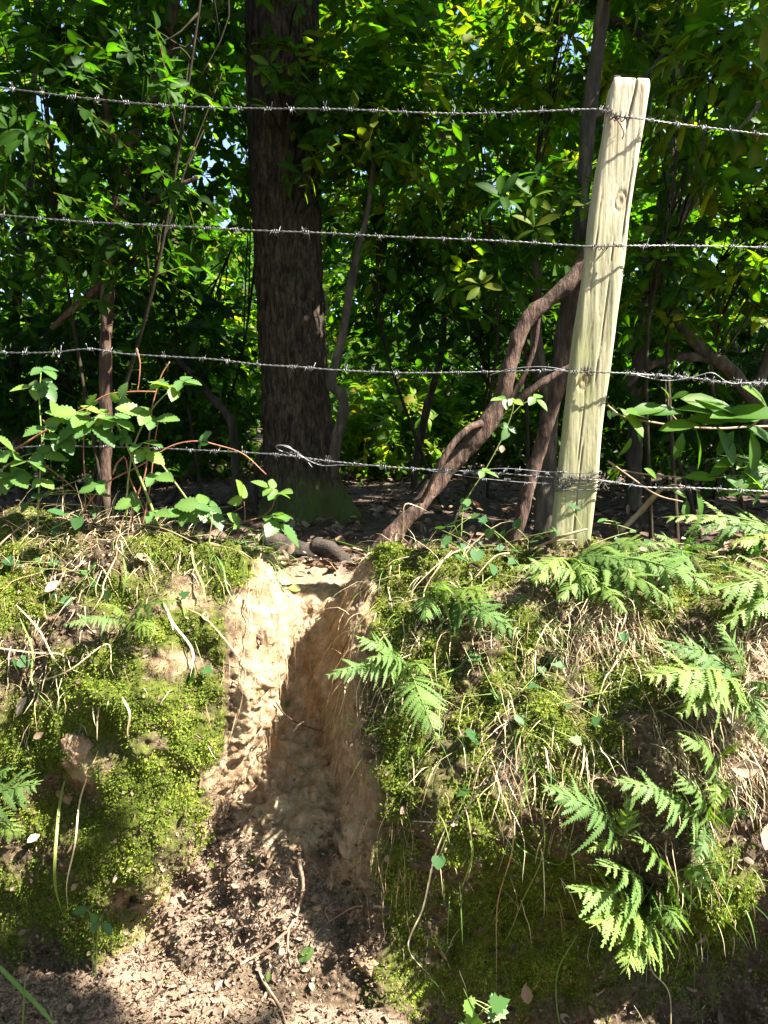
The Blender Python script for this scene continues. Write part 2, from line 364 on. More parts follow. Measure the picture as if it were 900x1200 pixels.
# ------------------------------------------------------------------ terrain: lane, bank with gully
# rows: base, low, mid, high, brow, crest ; each (px, py, depth)
COLS = [
    [(-900, 1150, 1.95), (-900, 1030, 1.98), (-900, 900, 2.0), (-900, 780, 2.05), (-900, 680, 2.13), (-900, 600, 2.35)],
    [(-500, 1150, 1.95), (-500, 1030, 1.98), (-500, 900, 2.0), (-500, 780, 2.05), (-500, 680, 2.13), (-500, 600, 2.35)],
    [(-160, 1150, 1.93), (-160, 1030, 1.96), (-160, 900, 1.99), (-160, 780, 2.05), (-160, 680, 2.13), (-160, 605, 2.35)],
    [(10, 1140, 1.95), (10, 1030, 1.99), (10, 900, 2.02), (10, 780, 2.05), (10, 680, 2.13), (10, 602, 2.36)],
    [(80, 1138, 1.95), (80, 1030, 1.97), (75, 900, 1.98), (70, 780, 2.01), (70, 680, 2.11), (80, 606, 2.34)],
    [(118, 1134, 1.94), (130, 1035, 1.93), (150, 900, 1.92), (160, 790, 1.96), (160, 690, 2.06), (165, 625, 2.24)],
    [(135, 1120, 1.95), (180, 1040, 1.95), (222, 905, 1.96), (240, 800, 1.985), (248, 695, 2.07), (246, 636, 2.23)],
    [(152, 1110, 1.99), (208, 1013, 2.00), (270, 912, 2.04), (306, 822, 2.06), (325, 728, 2.14), (312, 658, 2.27)],
    [(168, 1110, 2.02), (225, 1010, 2.12), (290, 908, 2.26), (320, 832, 2.38), (337, 742, 2.52), (330, 697, 2.62)],
    [(285, 1165, 1.86), (310, 1025, 2.02), (338, 922, 2.18), (347, 842, 2.35), (350, 742, 2.53), (358, 706, 2.62)],
    [(400, 1180, 1.85), (402, 1050, 2.0), (398, 945, 2.13), (380, 850, 2.30), (372, 752, 2.48), (396, 708, 2.56)],
    [(455, 1190, 1.84), (440, 1060, 1.93), (418, 952, 2.01), (402, 835, 2.12), (412, 725, 2.25), (432, 662, 2.38)],
    [(500, 1210, 1.81), (480, 1070, 1.87), (460, 955, 1.92), (448, 838, 2.01), (452, 725, 2.13), (462, 650, 2.34)],
    [(560, 1235, 1.79), (550, 1085, 1.86), (545, 965, 1.87), (540, 845, 1.92), (540, 730, 2.04), (540, 646, 2.32)],
    [(650, 1245, 1.79), (650, 1105, 1.89), (650, 980, 1.84), (650, 860, 1.88), (650, 740, 2.00), (650, 640, 2.34)],
    [(750, 1250, 1.79), (750, 1125, 1.92), (750, 990, 1.83), (750, 865, 1.86), (750, 745, 1.99), (750, 645, 2.32)],
    [(860, 1250, 1.80), (860, 1130, 1.95), (860, 995, 1.85), (860, 865, 1.86), (860, 745, 1.98), (860, 650, 2.32)],
    [(960, 1250, 1.80), (950, 1120, 1.99), (945, 985, 1.95), (945, 865, 1.87), (945, 745, 1.98), (950, 650, 2.32)],
    [(1150, 1250, 1.80), (1150, 1120, 1.9), (1150, 990, 1.84), (1150, 865, 1.86), (1150, 745, 1.98), (1150, 650, 2.32)],
    [(1800, 1250, 1.80), (1800, 1120, 1.9), (1800, 990, 1.84), (1800, 865, 1.86), (1800, 745, 1.98), (1800, 650, 2.32)],
]
UCNT = [10, 18, 40, 40, 34, 34, 40, 40, 36, 40, 36, 34, 34, 44, 50, 56, 44, 30, 20]
def build_terrain():
    K = []
    back = [0, 0, .015, .05, .085, .07]
    for ci, c in enumerate(COLS):
        und = {12: .06, 13: .12, 14: .13, 15: .12, 16: .14, 17: .12, 18: .10}.get(ci, 0); k_ = 0 if ci in (8, 9, 10) else (.5 if ci in (7, 11) else 1)
        pts = [W(p[0], p[1], p[2] + back[i] * k_ - (.05 if (und and i == 2) else 0) + und * (1.9, 1.15, .3, 0, 0, 0)[i]) for i, p in enumerate(c)]; b = pts[0]; top = pts[-1]
        dz = np.array([b[0] * .9, -.6, -.24]); mid = np.array([b[0] * .98, b[1] - .30, b[2] * .8 - .05])
        gul = top[2] < .85
        r7 = np.array([top[0] * 1.08, 2.78, .735 if gul else .79]); r8 = np.array([top[0] * 1.3, 3.35, .70])
        K.append([dz, mid] + pts + [r7, r8])
    K = np.array(K)                                            # (cols, rows, 3)
    vcnt = [10, 46, 60, 62, 62, 60, 52, 44, 24]
    vs = np.concatenate([np.linspace(i, i + 1, n, endpoint=False) for i, n in enumerate(vcnt)] + [[len(vcnt)]])
    us = np.concatenate([np.linspace(i, i + 1, n, endpoint=False) for i, n in enumerate(UCNT)] + [[len(UCNT)]])
    A = pchip(np.arange(K.shape[1]), np.swapaxes(K, 0, 1), vs)   # (nv, cols, 3)
    G = pchip(np.arange(K.shape[0]), np.swapaxes(A, 0, 1), us)   # (nu, nv, 3)
    # soften the piecewise look a little
    for _ in range(5):
        Gs = G.copy(); Gs[1:-1] = .25 * G[:-2] + .5 * G[1:-1] + .25 * G[2:]; Gs[:, 1:-1] = .25 * Gs[:, :-2] + .5 * Gs[:, 1:-1] + .25 * Gs[:, 2:]; G = Gs
    def normals(G):
        return nrm(np.cross(np.gradient(G, axis=0), np.gradient(G, axis=1)))
    return G, vs, us, normals
G, VS, US, normals = build_terrain()
Nn = normals(G)
if Nn[100, 5, 2] < 0: Nn = -Nn
PX, PY, DEP = project(G)

def blob(regs, soft=1.0):
    out = np.zeros(PX.shape)
    for (x, y, rx, ry, w) in regs:
        q = ((PX - x) / rx) ** 2 + ((PY - y) / ry) ** 2
        out = np.maximum(out, w * np.exp(-q * soft))
    return out
wob = fbm(G, 9, 3, 5)
onface = np.clip((VS - 1.85) / .3, 0, 1)[None, :] * np.ones(PX.shape)
right = np.clip((PX - 425) / 30, 0, 1); leftl = np.clip((330 - PX) / 30, 0, 1)
moss = blob([(40, 630, 70, 40, 1), (20, 700, 70, 60, .9), (185, 640, 70, 26, 1), (255, 650, 45, 20, .9), (195, 735, 60, 30, 1), (110, 790, 80, 40, 1), (170, 830, 80, 40, 1.2), (100, 850, 60, 40, .8),
             (60, 960, 60, 60, .8), (170, 930, 60, 70, 1.2), (130, 990, 70, 60, .9), (30, 880, 60, 60, 1), (235, 815, 40, 36, 1), (230, 735, 46, 26, .9), (262, 690, 30, 30, .6), (225, 860, 46, 60, 1), (215, 930, 36, 60, .9), (120, 690, 90, 30, .8), (272, 668, 34, 24, .9), (262, 840, 24, 50, .9), (255, 760, 24, 30, .8), (620, 800, 80, 50, .85), (560, 830, 50, 50, .9), (660, 920, 70, 50, .9), (60, 1050, 90, 60, 1), (110, 1090, 60, 40, .9), (10, 1090, 60, 60, .7), (-150, 850, 200, 400, .8),
             (462, 668, 26, 40, 1.1), (462, 720, 30, 50, 1), (470, 880, 34, 140, .9), (470, 1040, 26, 120, .9), (560, 960, 60, 60, .9), (640, 850, 60, 60, 1), (720, 790, 60, 50, 1), (520, 780, 50, 70, .8), (600, 1060, 110, 90, 1), (540, 1110, 60, 70, .8),
             (700, 880, 50, 50, .9), (840, 1060, 50, 70, 1.2), (700, 1120, 110, 60, .7), (610, 740, 50, 40, .7), (560, 860, 40, 60, .7), (850, 720, 50, 30, .6), (1100, 900, 160, 300, .7), (560, 665, 90, 30, .85), (740, 660, 120, 24, .8), (860, 670, 80, 26, .8), (790, 700, 80, 30, .7), (690, 700, 60, 24, .7), (600, 780, 60, 40, .6), (600, 1150, 160, 60, .8), (800, 1140, 120, 60, .7), (480, 1130, 40, 60, .8), (760, 720, 60, 30, .7), (820, 780, 60, 40, .6), (330, 960, 60, 40, .45), (390, 1020, 30, 60, .5)])
clay = blob([(305, 790, 34, 130, 1.4), (272, 905, 36, 36, 1.2), (300, 725, 30, 60, 1.1), (215, 700, 40, 26, .75), (205, 780, 50, 20, .8), (90, 895, 40, 60, .9), (170, 1070, 50, 60, 1.1), (150, 1110, 40, 30, 1), (330, 760, 60, 120, 1.3), (355, 850, 70, 130, 1.2),
             (390, 800, 40, 140, 1.2), (410, 950, 36, 120, .9), (370, 690, 75, 22, 1.8), (330, 950, 90, 70, .9), (240, 1000, 30, 60, .8), (15, 1010, 20, 40, .5), (425, 700, 20, 60, 1.0)])
litter = np.clip(1.2 - onface * 2, 0, 1) + blob([(300, 1080, 130, 70, 1), (260, 1000, 50, 40, .8), (350, 1040, 60, 50, .7), (60, 690, 60, 40, .7), (600, 700, 90, 60, .6), (620, 890, 50, 60, .8), (870, 800, 60, 80, 1.1), (860, 880, 50, 40, 1.1), (700, 730, 60, 40, .7)])
litter = np.where(VS[None, :] > 7.35, np.maximum(litter, np.clip((VS[None, :] - 7.35) * 2.2, 0, 1) * (1 - blob([(368, 690, 70, 20, 1.2)]).clip(0, 1))), litter)
moss = np.clip(moss + wob * .22, 0, 1.2) * onface; clay = np.clip(clay + wob * .15, 0, 1.4)
moss = np.where((PX > 265) & (PX < 418) & (PY > 690), moss * .55, moss)
# relief: lumps, clods and run-off grooves
amp = onface
up = np.abs(Nn[..., 2])
D = .030 * fbm(G, 6, 2, 11) * amp + .014 * fbm(G, 17, 3, 21) * (.35 + .65 * amp) * (1 - .45 * np.clip(clay, 0, 1)) + .0065 * fbm(G, 55, 3, 31) * (1 - .6 * np.clip(clay, 0, 1))
Gz = G * np.array([1, 1, .16])
D = D + (.010 * fbm(Gz, 40, 3, 41) + .012 * fbm(G * np.array([1, 1, .3]), 18, 2, 42)) * np.clip(clay, 0, 1) * amp * (1 - up * .8)
slope = np.exp(-((PX - 340) / 60) ** 4 - ((PY - 900) / 150) ** 4); D = D + slope * (.014 * fbm(G, 26, 3, 61) + .008 * (np.abs(fbm(G, 60, 2, 62)) - .3))
ridge = 1 - np.abs(fbm(G, 12, 3, 51)); D = D + .022 * (ridge - .6) * amp * (.5 + .5 * right)
# hollows under the roots and under the lump
for (x, y, rx, ry, dd) in [(158, 1072, 12, 16, -.07), (72, 935, 26, 40, -.035), (95, 880, 30, 36, .03), (15, 1010, 20, 40, .02), (180, 1055, 24, 26, .02), (695, 760, 40, 30, -.06), (600, 790, 60, 40, -.04), (880, 965, 30, 40, -.05), (700, 870, 40, 60, -.03),
                          (455, 655, 24, 26, .03), (160, 815, 70, 24, .03), (110, 870, 24, 26, -.05), (205, 800, 30, 14, -.02), (640, 850, 60, 40, .03), (565, 950, 50, 40, .025), (800, 860, 90, 60, .025), (840, 1050, 40, 50, .04), (790, 1120, 130, 60, -.05), (160, 668, 26, 16, -.025), (668, 652, 50, 14, .03), (228, 690, 26, 26, -.02)]:
    D = D + dd * np.exp(-(((PX - x) / rx) ** 2 + ((PY - y) / ry) ** 2)) * amp
edge = np.minimum(1, np.minimum(np.arange(len(US)), np.arange(len(US))[::-1]) / 8.0)[:, None]
G2 = G + Nn * (D * edge)[..., None]
N2 = normals(G2)
if N2[100, 5, 2] < 0: N2 = -N2
PX2, PY2, DEP2 = project(G2)
tintT = np.stack([moss, clay, litter], -1)
nu, nv = G2.shape[:2]
idx = np.arange(nu * nv).reshape(nu, nv)
def sheet(v0, v1):
    sub = G2[:, v0:v1]; n2 = v1 - v0; ii = np.arange(nu * n2).reshape(nu, n2)
    F = np.stack([ii[:-1, :-1], ii[1:, :-1], ii[1:, 1:], ii[:-1, 1:]], -1).reshape(-1, 4)
    mb = MB(); mb.add(sub.reshape(-1, 3), F, np.clip(tintT[:, v0:v1].reshape(-1, 3), 0, 1)); return mb
vb = int(np.argmin(np.abs(VS - 1.9)))
o = link('lane_ground', sheet(0, vb + 1).mesh('lane_ground'), M['bank']); props(o, 'pinkish crumbly leaf-mould lane at the foot of the bank', 'ground', None, 'structure')
o = link('earth_bank', sheet(vb, nv).mesh('earth_bank'), M['bank']); props(o, 'clay bank split by a steep worn gully below the fence', 'bank', None, 'structure')
# woodland floor behind and one big ground sheet out to the horizon
def floor():
    xs = np.unique(np.r_[np.linspace(-120, -9, 12), np.linspace(-9, 9, 90), np.linspace(9, 120, 12)])
    ys = np.unique(np.r_[np.linspace(3.1, 11, 70), np.linspace(11, 160, 16)])
    X, Y = np.meshgrid(xs, ys, indexing='ij'); P = np.stack([X, Y, np.zeros_like(X)], -1)
    Z = .695 + .03 * fbm(P, .9, 3, 3) * np.clip((Y - 3.1) / .8, 0, 1) + .012 * fbm(P, 5, 2, 4) - .012 * (1 - np.clip((Y - 3.1) / .5, 0, 1)) + np.clip((Y - 9) * .012, 0, .9)
    P[..., 2] = Z; n, m = X.shape; ii = np.arange(n * m).reshape(n, m)
    F = np.stack([ii[:-1, :-1], ii[1:, :-1], ii[1:, 1:], ii[:-1, 1:]], -1).reshape(-1, 4)
    mb = MB(); mb.add(P.reshape(-1, 3), F, (0, 0, 1)); return mb
o = link('woodland_floor', floor().mesh('woodland_floor'), M['floor']); props(o, 'shaded woodland floor of brown leaf mould behind the fence', 'woodland floor', None, 'structure')
def base_sheet():
    mb = MB(); mb.add([(-200, -200, -.8), (200, -200, -.8), (200, 3.4, -.8), (-200, 3.4, -.8)], [[0, 1, 2, 3]], (0, 0, 1)); return mb
o = link('ground', base_sheet().mesh('ground'), M['floor']); props(o, 'earth ground running out below the lane', 'ground', None, 'structure')

_flat = (PX2.ravel(), PY2.ravel(), DEP2.ravel(), G2.reshape(-1, 3), N2.reshape(-1, 3))
def surf(px, py, lift=0.0, r=5.0):
    """point (and normal) of the bank seen at a photo pixel"""
    q = (_flat[0] - px) ** 2 + (_flat[1] - py) ** 2
    k = np.where(q < r * r)[0]
    if len(k) == 0: k = np.array([np.argmin(q)])
    dmin = _flat[2][k].min(); k = k[_flat[2][k] < dmin + .03]; k = k[np.argmin(q[k])]
    return _flat[3][k] + _flat[4][k] * lift, _flat[4][k]

# random points over the bank, weighted per cell
_e1 = G2[1:, :-1] - G2[:-1, :-1]; _e2 = G2[:-1, 1:] - G2[:-1, :-1]
AREA = np.linalg.norm(np.cross(_e1, _e2), axis=-1)
INFRAME = ((PX2 > -120) & (PX2 < 1020) & (PY2 < 1290))[:-1, :-1]
def scatter(weight, n, frame=True):
    w = (weight[:-1, :-1] * AREA * (INFRAME if frame else 1)).ravel(); w = np.clip(w, 0, None); w = w / w.sum()
    k = rng.choice(len(w), n, p=w); i, j = np.unravel_index(k, AREA.shape)
    a = rng.random((n, 1)); b = rng.random((n, 1))
    P = G2[i, j] + a * _e1[i, j] + b * _e2[i, j]
    return P, N2[i, j], i, j

# ---- moss carpet
def moss_carpet():
    mb = MB(); n = 170000
    mossw = np.where((PX > 262) & (PX < 420) & (PY > 690), 0, moss)
    patch = np.clip(mossw - .3 + .35 * fbm(G, 22, 2, 77), 0, 1) ** 1.2
    P, Nm, i, j = scatter(patch, n)
    t = nrm(rng.normal(0, 1, (n, 3))); t = nrm(t - Nm * np.sum(t * Nm, 1, keepdims=True))
    X = nrm(Nm * rng.uniform(.35, 1.0, (n, 1)) + t * rng.uniform(.3, 1, (n, 1)) + np.array([0, 0, -.25]))
    Z = nrm(Nm + rng.normal(0, .5, (n, 3)) + np.array([0, 0, .5]))
    L = rng.uniform(.0035, .0095, n) * rng.uniform(.7, 1.25, n) * np.where(project(P)[0] > 430, 1.2, 1.0)
    hue = np.clip(.42 + .34 * fbm(P, 11, 3, 88) + rng.normal(0, .17, n), 0, 1)
    lift = rng.random(n) ** 2 * .008 * (1 + .8 * fbm(P, 40, 2, 66)) + .001
    mb.stamp(MOSSL, P + Nm * lift[:, None], X, Z, L, rng.uniform(.8, 1.5, n), np.stack([hue, rng.random(n), rng.random(n)], 1))
    o = link('moss', mb.mesh('moss', False), M['moss']); props(o, 'bright green feathery moss carpeting both halves of the bank', 'moss', None, 'stuff')
moss_carpet()

# ---- straw and grass, stuff nobody could count
def straw():
    mb = MB()
    for (x, y, rx, ry, n, l0, l1, lean, g) in [(520, 668, 70, 24, 300, .08, .22, -.1, 1.3), (470, 660, 40, 18, 60, .08, .2, -.5, 1.2), (700, 730, 70, 30, 200, .06, .16, .1, 1.4), (745, 760, 50, 30, 130, .05, .14, .3, 1.4), (625, 870, 70, 60, 90, .05, .2, -.25, 1.6), (575, 830, 60, 80, 40, .06, .2, -.3, 1.6), (690, 900, 90, 60, 30, .05, .14, 0, 1.6), (480, 760, 40, 60, 80, .06, .2, -.3, 1.6), (720, 750, 60, 30, 200, .07, .18, .2, 1.5),
            (880, 790, 50, 80, 700, .05, .15, -.2, 1.0), (850, 880, 60, 40, 300, .05, .13, .4, 1.2), (60, 645, 110, 40, 1100, .05, .17, .35, .8), (140, 660, 90, 40, 500, .05, .15, .4, 1.0), (130, 618, 90, 18, 320, .06, .17, .4, .8), (30, 760, 60, 60, 160, .05, .14, .3, 1.2), (240, 660, 60, 30, 160, .05, .14, .3, 1.5), (260, 670, 60, 30, 110, .05, .14, .5, 1.5), (590, 1000, 90, 90, 40, .05, .16, 0, 1.6), (560, 720, 60, 40, 80, .05, .15, 0, 1.4), (790, 1020, 70, 90, 70, .06, .16, 0, 1.6),
            (460, 800, 40, 100, 60, .08, .2, 0, 1.6), (140, 740, 90, 80, 130, .03, .10, .2, 1.2), (680, 800, 80, 60, 80, .06, .16, .1, 1.5), (750, 690, 90, 40, 200, .06, .15, .2, 1.0)]:
        w = np.exp(-((PX2 - x) / rx) ** 2 - ((PY2 - y) / ry) ** 2) * onface
        n = int(n * 1.5); P, Nm, i, j = scatter(w, n)
        d = nrm(Nm * rng.uniform(.2, .8, (n, 1)) + np.array([lean, -.25, rng.uniform(-.3, .2)]) + rng.normal(0, .4, (n, 3)))
        mb.ribbons(P - Nm * .004, d, rng.uniform(l0, l1, n) * rng.choice([.5, 1, 1], n), rng.uniform(.0012, .0026, n) * rng.choice([1, 1, 1.8], n), rng.uniform(g * .6, g * 1.6, n), 7, np.stack([np.clip(rng.normal(.6, .28, n), 0, 1), rng.random(n), rng.random(n)], 1), None, .15)
    o = link('dry_grass', mb.mesh('dry_grass'), M['straw']); props(o, 'tangled dry straw-coloured grass hanging over the bank', 'dry grass', None, 'stuff')
    # rootlets and fine fibres washed out of the gully sides
    mb = MB()
    w = (np.exp(-((PX2 - 400) / 26) ** 2 - ((PY2 - 800) / 110) ** 2) + .9 * np.exp(-((PX2 - 425) / 20) ** 2 - ((PY2 - 700) / 40) ** 2) + .35 * np.exp(-((PX2 - 290) / 30) ** 2 - ((PY2 - 760) / 80) ** 2) + .3 * np.exp(-((PX2 - 455) / 30) ** 2 - ((PY2 - 980) / 100) ** 2)) * onface
    k = 1700; P, Nm, i, j = scatter(w, k); d = nrm(Nm * .35 + np.array([0, -.1, -.8]) + rng.normal(0, .2, (k, 3)))
    mb.ribbons(P, d, rng.uniform(.03, .14, k), rng.uniform(.0008, .0022, k), 1.6, 6, np.stack([rng.random(k) * .6, rng.random(k), rng.random(k)], 1), None, .14)
    o = link('root_fibres', mb.mesh('root_fibres'), M['straw']); props(o, 'fine brown root fibres hanging on the gully sides', 'roots', None, 'stuff')
    mb = MB()
    for (x, y, rx, ry, n, l0, l1, lean, g) in [(280, 652, 46, 16, 420, .05, .16, .4, 1.9), (215, 640, 50, 14, 70, .04, .1, .2, 1.4), (490, 830, 40, 60, 60, .06, .17, -.1, 1.2), (600, 870, 70, 60, 30, .06, .2, 0, 1.5), (580, 640, 90, 16, 60, .03, .09, 0, .6), (650, 740, 80, 40, 50, .05, .12, 0, 1.2), (100, 640, 90, 24, 60, .03, .09, .2, .7), (560, 1060, 80, 100, 16, .08, .2, 0, 1.8), (840, 1000, 50, 60, 40, .05, .14, 0, 1.6), (470, 700, 30, 50, 40, .05, .14, -.1, 1.6), (760, 830, 100, 60, 60, .04, .12, 0, 1.0)]:
        w = np.exp(-((PX2 - x) / rx) ** 2 - ((PY2 - y) / ry) ** 2) * onface
        P, Nm, i, j = scatter(w, n)
        d = nrm(Nm * .8 + np.array([lean, -.2, .35]) + rng.normal(0, .3, (n, 3)))
        mb.ribbons(P - Nm * .004, d, rng.uniform(l0, l1, n), rng.uniform(.0016, .0032, n) * rng.choice([1, 1, 1.6], n), rng.uniform(g * .7, g * 1.4, n), 7)
    o = link('fine_grass', mb.mesh('fine_grass'), M['grass']); props(o, 'fine green grass drooping from the brow of the bank', 'grass', None, 'stuff')
straw()

# ---- leaf litter
def litter_stuff():
    mb = MB()
    w = np.clip(litter, 0, 1) * (VS[None, :] < 4.0); n = 15000
    P, Nm, i, j = scatter(w, n)
    X = nrm(rng.normal(0, 1, (n, 3)) * [1, 1, .35]); Z = nrm(Nm + rng.normal(0, .55, (n, 3)))
    mb.stamp(DEAD, P + Nm * .002, X, Z, rng.uniform(.004, .015, n) * (1 + (rng.random(n) > .95) * 1.0), rng.uniform(.6, 1.4, n), np.stack([np.clip(rng.beta(2, 2.2, n), 0, 1), rng.random(n), rng.random(n)], 1))
    n = 420; P, Nm, i, j = scatter(np.clip(litter, 0, 1) * (VS[None, :] < 4.0), n); X = nrm(rng.normal(0, 1, (n, 3)) * [1, 1, .35]); Z = nrm(Nm + rng.normal(0, .5, (n, 3)))
    mb.stamp(DEAD, P + Nm * .003, X, Z, rng.uniform(.014, .034, n), rng.uniform(.35, 1.1, n), np.stack([np.clip(rng.beta(3, 2, n), 0, 1), rng.random(n), rng.random(n)], 1))
    n = 500; w = (clay > .4) * 1.0 * onface * (PX2 > 180) * (PX2 < 440)                       # crumbs lying on the gully slope
    P, Nm, i, j = scatter(w * np.exp(-((PY2 - 970) / 70) ** 2), n); X = nrm(rng.normal(0, 1, (n, 3))); Z = nrm(Nm + rng.normal(0, .6, (n, 3)))
    mb.stamp(DEAD, P, X, Z, rng.uniform(.004, .016, n), rng.uniform(.4, 1, n), np.stack([.5 + rng.random(n) * .5, rng.random(n), rng.random(n)], 1))
    n = 15000; w = onface * (1 - np.clip(clay * 1.6, 0, 1)) * (1 - .45 * np.clip(moss, 0, 1)) * (.4 + np.clip(litter, 0, 1)) * (VS[None, :] < 7.4)
    P, Nm, i, j = scatter(w, n); X = nrm(rng.normal(0, 1, (n, 3)) * [1, 1, .8]); Z = nrm(Nm + rng.normal(0, .6, (n, 3)))
    mb.stamp(DEAD, P + Nm * .002, X, Z, rng.uniform(.004, .016, n) * (1 + (rng.random(n) > .96) * 1.5), rng.uniform(.4, 1.2, n), np.stack([np.clip(rng.beta(2, 2, n), 0, 1), rng.random(n), rng.random(n)], 1))
    o = link('leaf_crumbs', mb.mesh('leaf_crumbs'), M['litter']); props(o, 'broken brown leaf crumbs strewn over the lane', 'leaf litter', None, 'stuff')
    mb = MB(); n = 9000
    y = 2.66 + rng.random(n) ** 1.7 * 7; x = (rng.random(n) - .5) * (1.4 + y * 1.15); z = np.full(n, .715)
    g7 = y < 3.2; 
    P = np.stack([x, y, z + .02 * rng.random(n)], 1)
    # sit the near ones on the bank's own back slope
    near = np.where(g7)[0]; gv = G2[:, np.argmin(np.abs(VS - 7.3)):].reshape(-1, 3)
    for k in near:
        q = np.argmin((gv[:, 0] - P[k, 0]) ** 2 + (gv[:, 1] - P[k, 1]) ** 2); P[k, 2] = gv[q, 2] + .006
    P = P[~((P[:, 0] > -.62) & (P[:, 0] < .03) & (P[:, 1] < 2.92))]; n = len(P)
    X = nrm(rng.normal(0, 1, (n, 3)) * [1, 1, .25]); Z = nrm(np.array([0, 0, 1.0]) + rng.normal(0, .35, (n, 3)))
    mb.stamp(DEAD, P, X, Z, rng.uniform(.025, .075, n), rng.uniform(.5, 1.1, n), np.stack([rng.beta(2, 2.5, n), rng.random(n), rng.random(n)], 1))
    o = link('leaf_litter', mb.mesh('leaf_litter'), M['litter']); props(o, 'curled brown leaves littering the woodland floor', 'leaf litter', None, 'stuff')
litter_stuff()
#==PART2==
# ------------------------------------------------------------------ fence post
def fence_post():
    top = W(737, 99, 2.40); bot = W(667, 640, 2.365); ax = top - bot; bot2 = bot - ax * .22
    Lz = np.linalg.norm(top - bot2); az = nrm(ax)
    fr = nrm(np.array([-.10, -1, 0]) - az * (np.array([-.10, -1, 0]) @ az)); rt = nrm(np.cross(fr, az)) * -1
    if rt[0] < 0: rt = -rt
    nr, ns = 260, 150; mb = MB()
    peri = np.linspace(0, 8, ns, endpoint=False); RRX = []; RRY = []
    for q in peri:                                              # unit square outline with eased corners
        sd_, u_ = int(q // 2), (q % 2) - 1; x_, y_ = [(1, u_), (-u_, 1), (-1, -u_), (u_, -1)][sd_]
        m_ = (abs(x_) ** 10 + abs(y_) ** 10) ** .1; RRX.append(x_ / m_); RRY.append(y_ / m_); V = []; T = []
    for k in range(nr):
        t = k / (nr - 1); h = t * Lz
        hw = .0585 - .0055 * t; hd = .047
        if t > .985: q = (t - .985) / .015; hw -= .004 * q * q; hd -= .004 * q * q
        bow = -.010 * math.sin(math.pi * min(1, max(0, (t - .18) / .82)))
        c = bot2 + az * h + rt * bow
        for s in range(ns):
            x, y = RRX[s] * hw, RRY[s] * hd; sa = RRY[s]   # y>0 towards the lane
            p = c + rt * x + fr * y
            wv = .0016 * float(1) ; V.append(p); 
            crack = 0
            hh = (1 - t) * Lz
            cx = .012 - .010 * hh / .2 + .002 * math.sin(hh * 40)
            if sa > .3 and hh < .15: crack = math.exp(-((x - cx) / .0026) ** 2) * min(1, (.15 - hh) / .03)
            green = min(1, max(0, (hh - .1) / .8)) ** .8 * .95
            for (cx_, h0, h1, wd_) in ((-.62, .30, .62, .020), (.28, .42, .95, .016), (-.2, .75, 1.15, .018), (.66, .15, .5, .014), (.05, 1.0, 1.42, .02)):
                if RRY[s] > .5 and h0 < hh < h1: crack = max(crack, .75 * math.exp(-((RRX[s] - cx_ - .05 * math.sin(hh * 9 + cx_ * 7)) / wd_) ** 2) * min(1, (hh - h0) / .06, (h1 - hh) / .06))
            for (kx, kh) in ((.35, .34), (-.35, .86)):
                if RRY[s] > .5: kq = ((RRX[s] - kx) * hw / .008) ** 2 + ((hh - kh) / .014) ** 2; crack = max(crack, .75 * math.exp(-kq) , .5 * math.exp(-(math.sqrt(kq) - 1.9) ** 2 * 6))
            if hh > 1.33: crack = max(crack, min(.7, (hh - 1.33) / .12))
            T.append((green, crack * .8, 0))
    V = np.array(V).reshape(nr, ns, 3); T = np.array(T)
    n = nrm(np.cross(np.roll(V, -1, 1) - np.roll(V, 1, 1), np.gradient(V, axis=0)))
    cc = V.mean(1, keepdims=True); n = np.where(np.sum(n * (V - cc), -1, keepdims=True) < 0, -n, n)
    grain = fbm(V * [1, 1, .035], 120, 3, 9); d = .0006 * grain - .0007 * np.clip(np.abs(grain) < .05, 0, 1) + .003 * fbm(V * [1, 1, .5], 9, 2, 8) - .007 * T[:, 1].reshape(nr, ns)
    V = V + n * d[..., None]
    V = np.concatenate([V.reshape(-1, 3), [top + az * .001]])
    i = np.arange(nr - 1)[:, None] * ns; j = np.arange(ns)[None]; j2 = (j + 1) % ns
    F = np.stack([i + j, i + j2, i + ns + j2, i + ns + j], -1).reshape(-1, 4)
    jj = np.arange(ns); F = np.vstack([F, np.stack([np.full(ns, nr * ns), (nr - 1) * ns + jj, (nr - 1) * ns + (jj + 1) % ns, np.full(ns, -1)], 1)])
    mb.add(V, F, np.vstack([T, [(0, 0, 0)]]))
    base = bot
    e = empty('fence_post', base, 'weathered square wooden fence post leaning right above the fern bank', 'fence post')
    link('timber', mb.mesh('timber'), M['post'], e)
    stm = MB()                                                       # one staple, shared
    U = [(-.008, -.012, 0), (-.008, .004, 0), (-.006, .008, 0), (0, .0095, 0), (.006, .008, 0), (.008, .004, 0), (.008, -.012, 0)]
    stm.tube(U, .0016, 6); sm = stm.mesh('staple')
    for (px, py) in [(706, 131), (712, 289), (688, 436), (672, 563)]:
        hw = W(px, py, 2.345); p = hw
        # project on the front face
        tt = (p - bot2) @ az; c = bot2 + az * tt; p = p + fr * ((c + fr * .048 - p) @ fr)
        R3 = np.stack([nrm(az + rt * .3), fr, nrm(np.cross(az + rt * .3, fr))], 1)
        m4 = Matrix(R3.tolist()).to_4x4(); m4.translation = Vector(p)
        link('staple', sm, M['wire_rust'], e, m4)
    return top, bot2, az, fr, rt
POST = fence_post()
def post_front(px, py, off=.052):
    top, bot2, az, fr, rt = POST; d = nrm(W(px, py, 2) - CAM)
    c = bot2 + fr * off; s = ((c - CAM) @ fr) / (d @ fr); return CAM + d * s

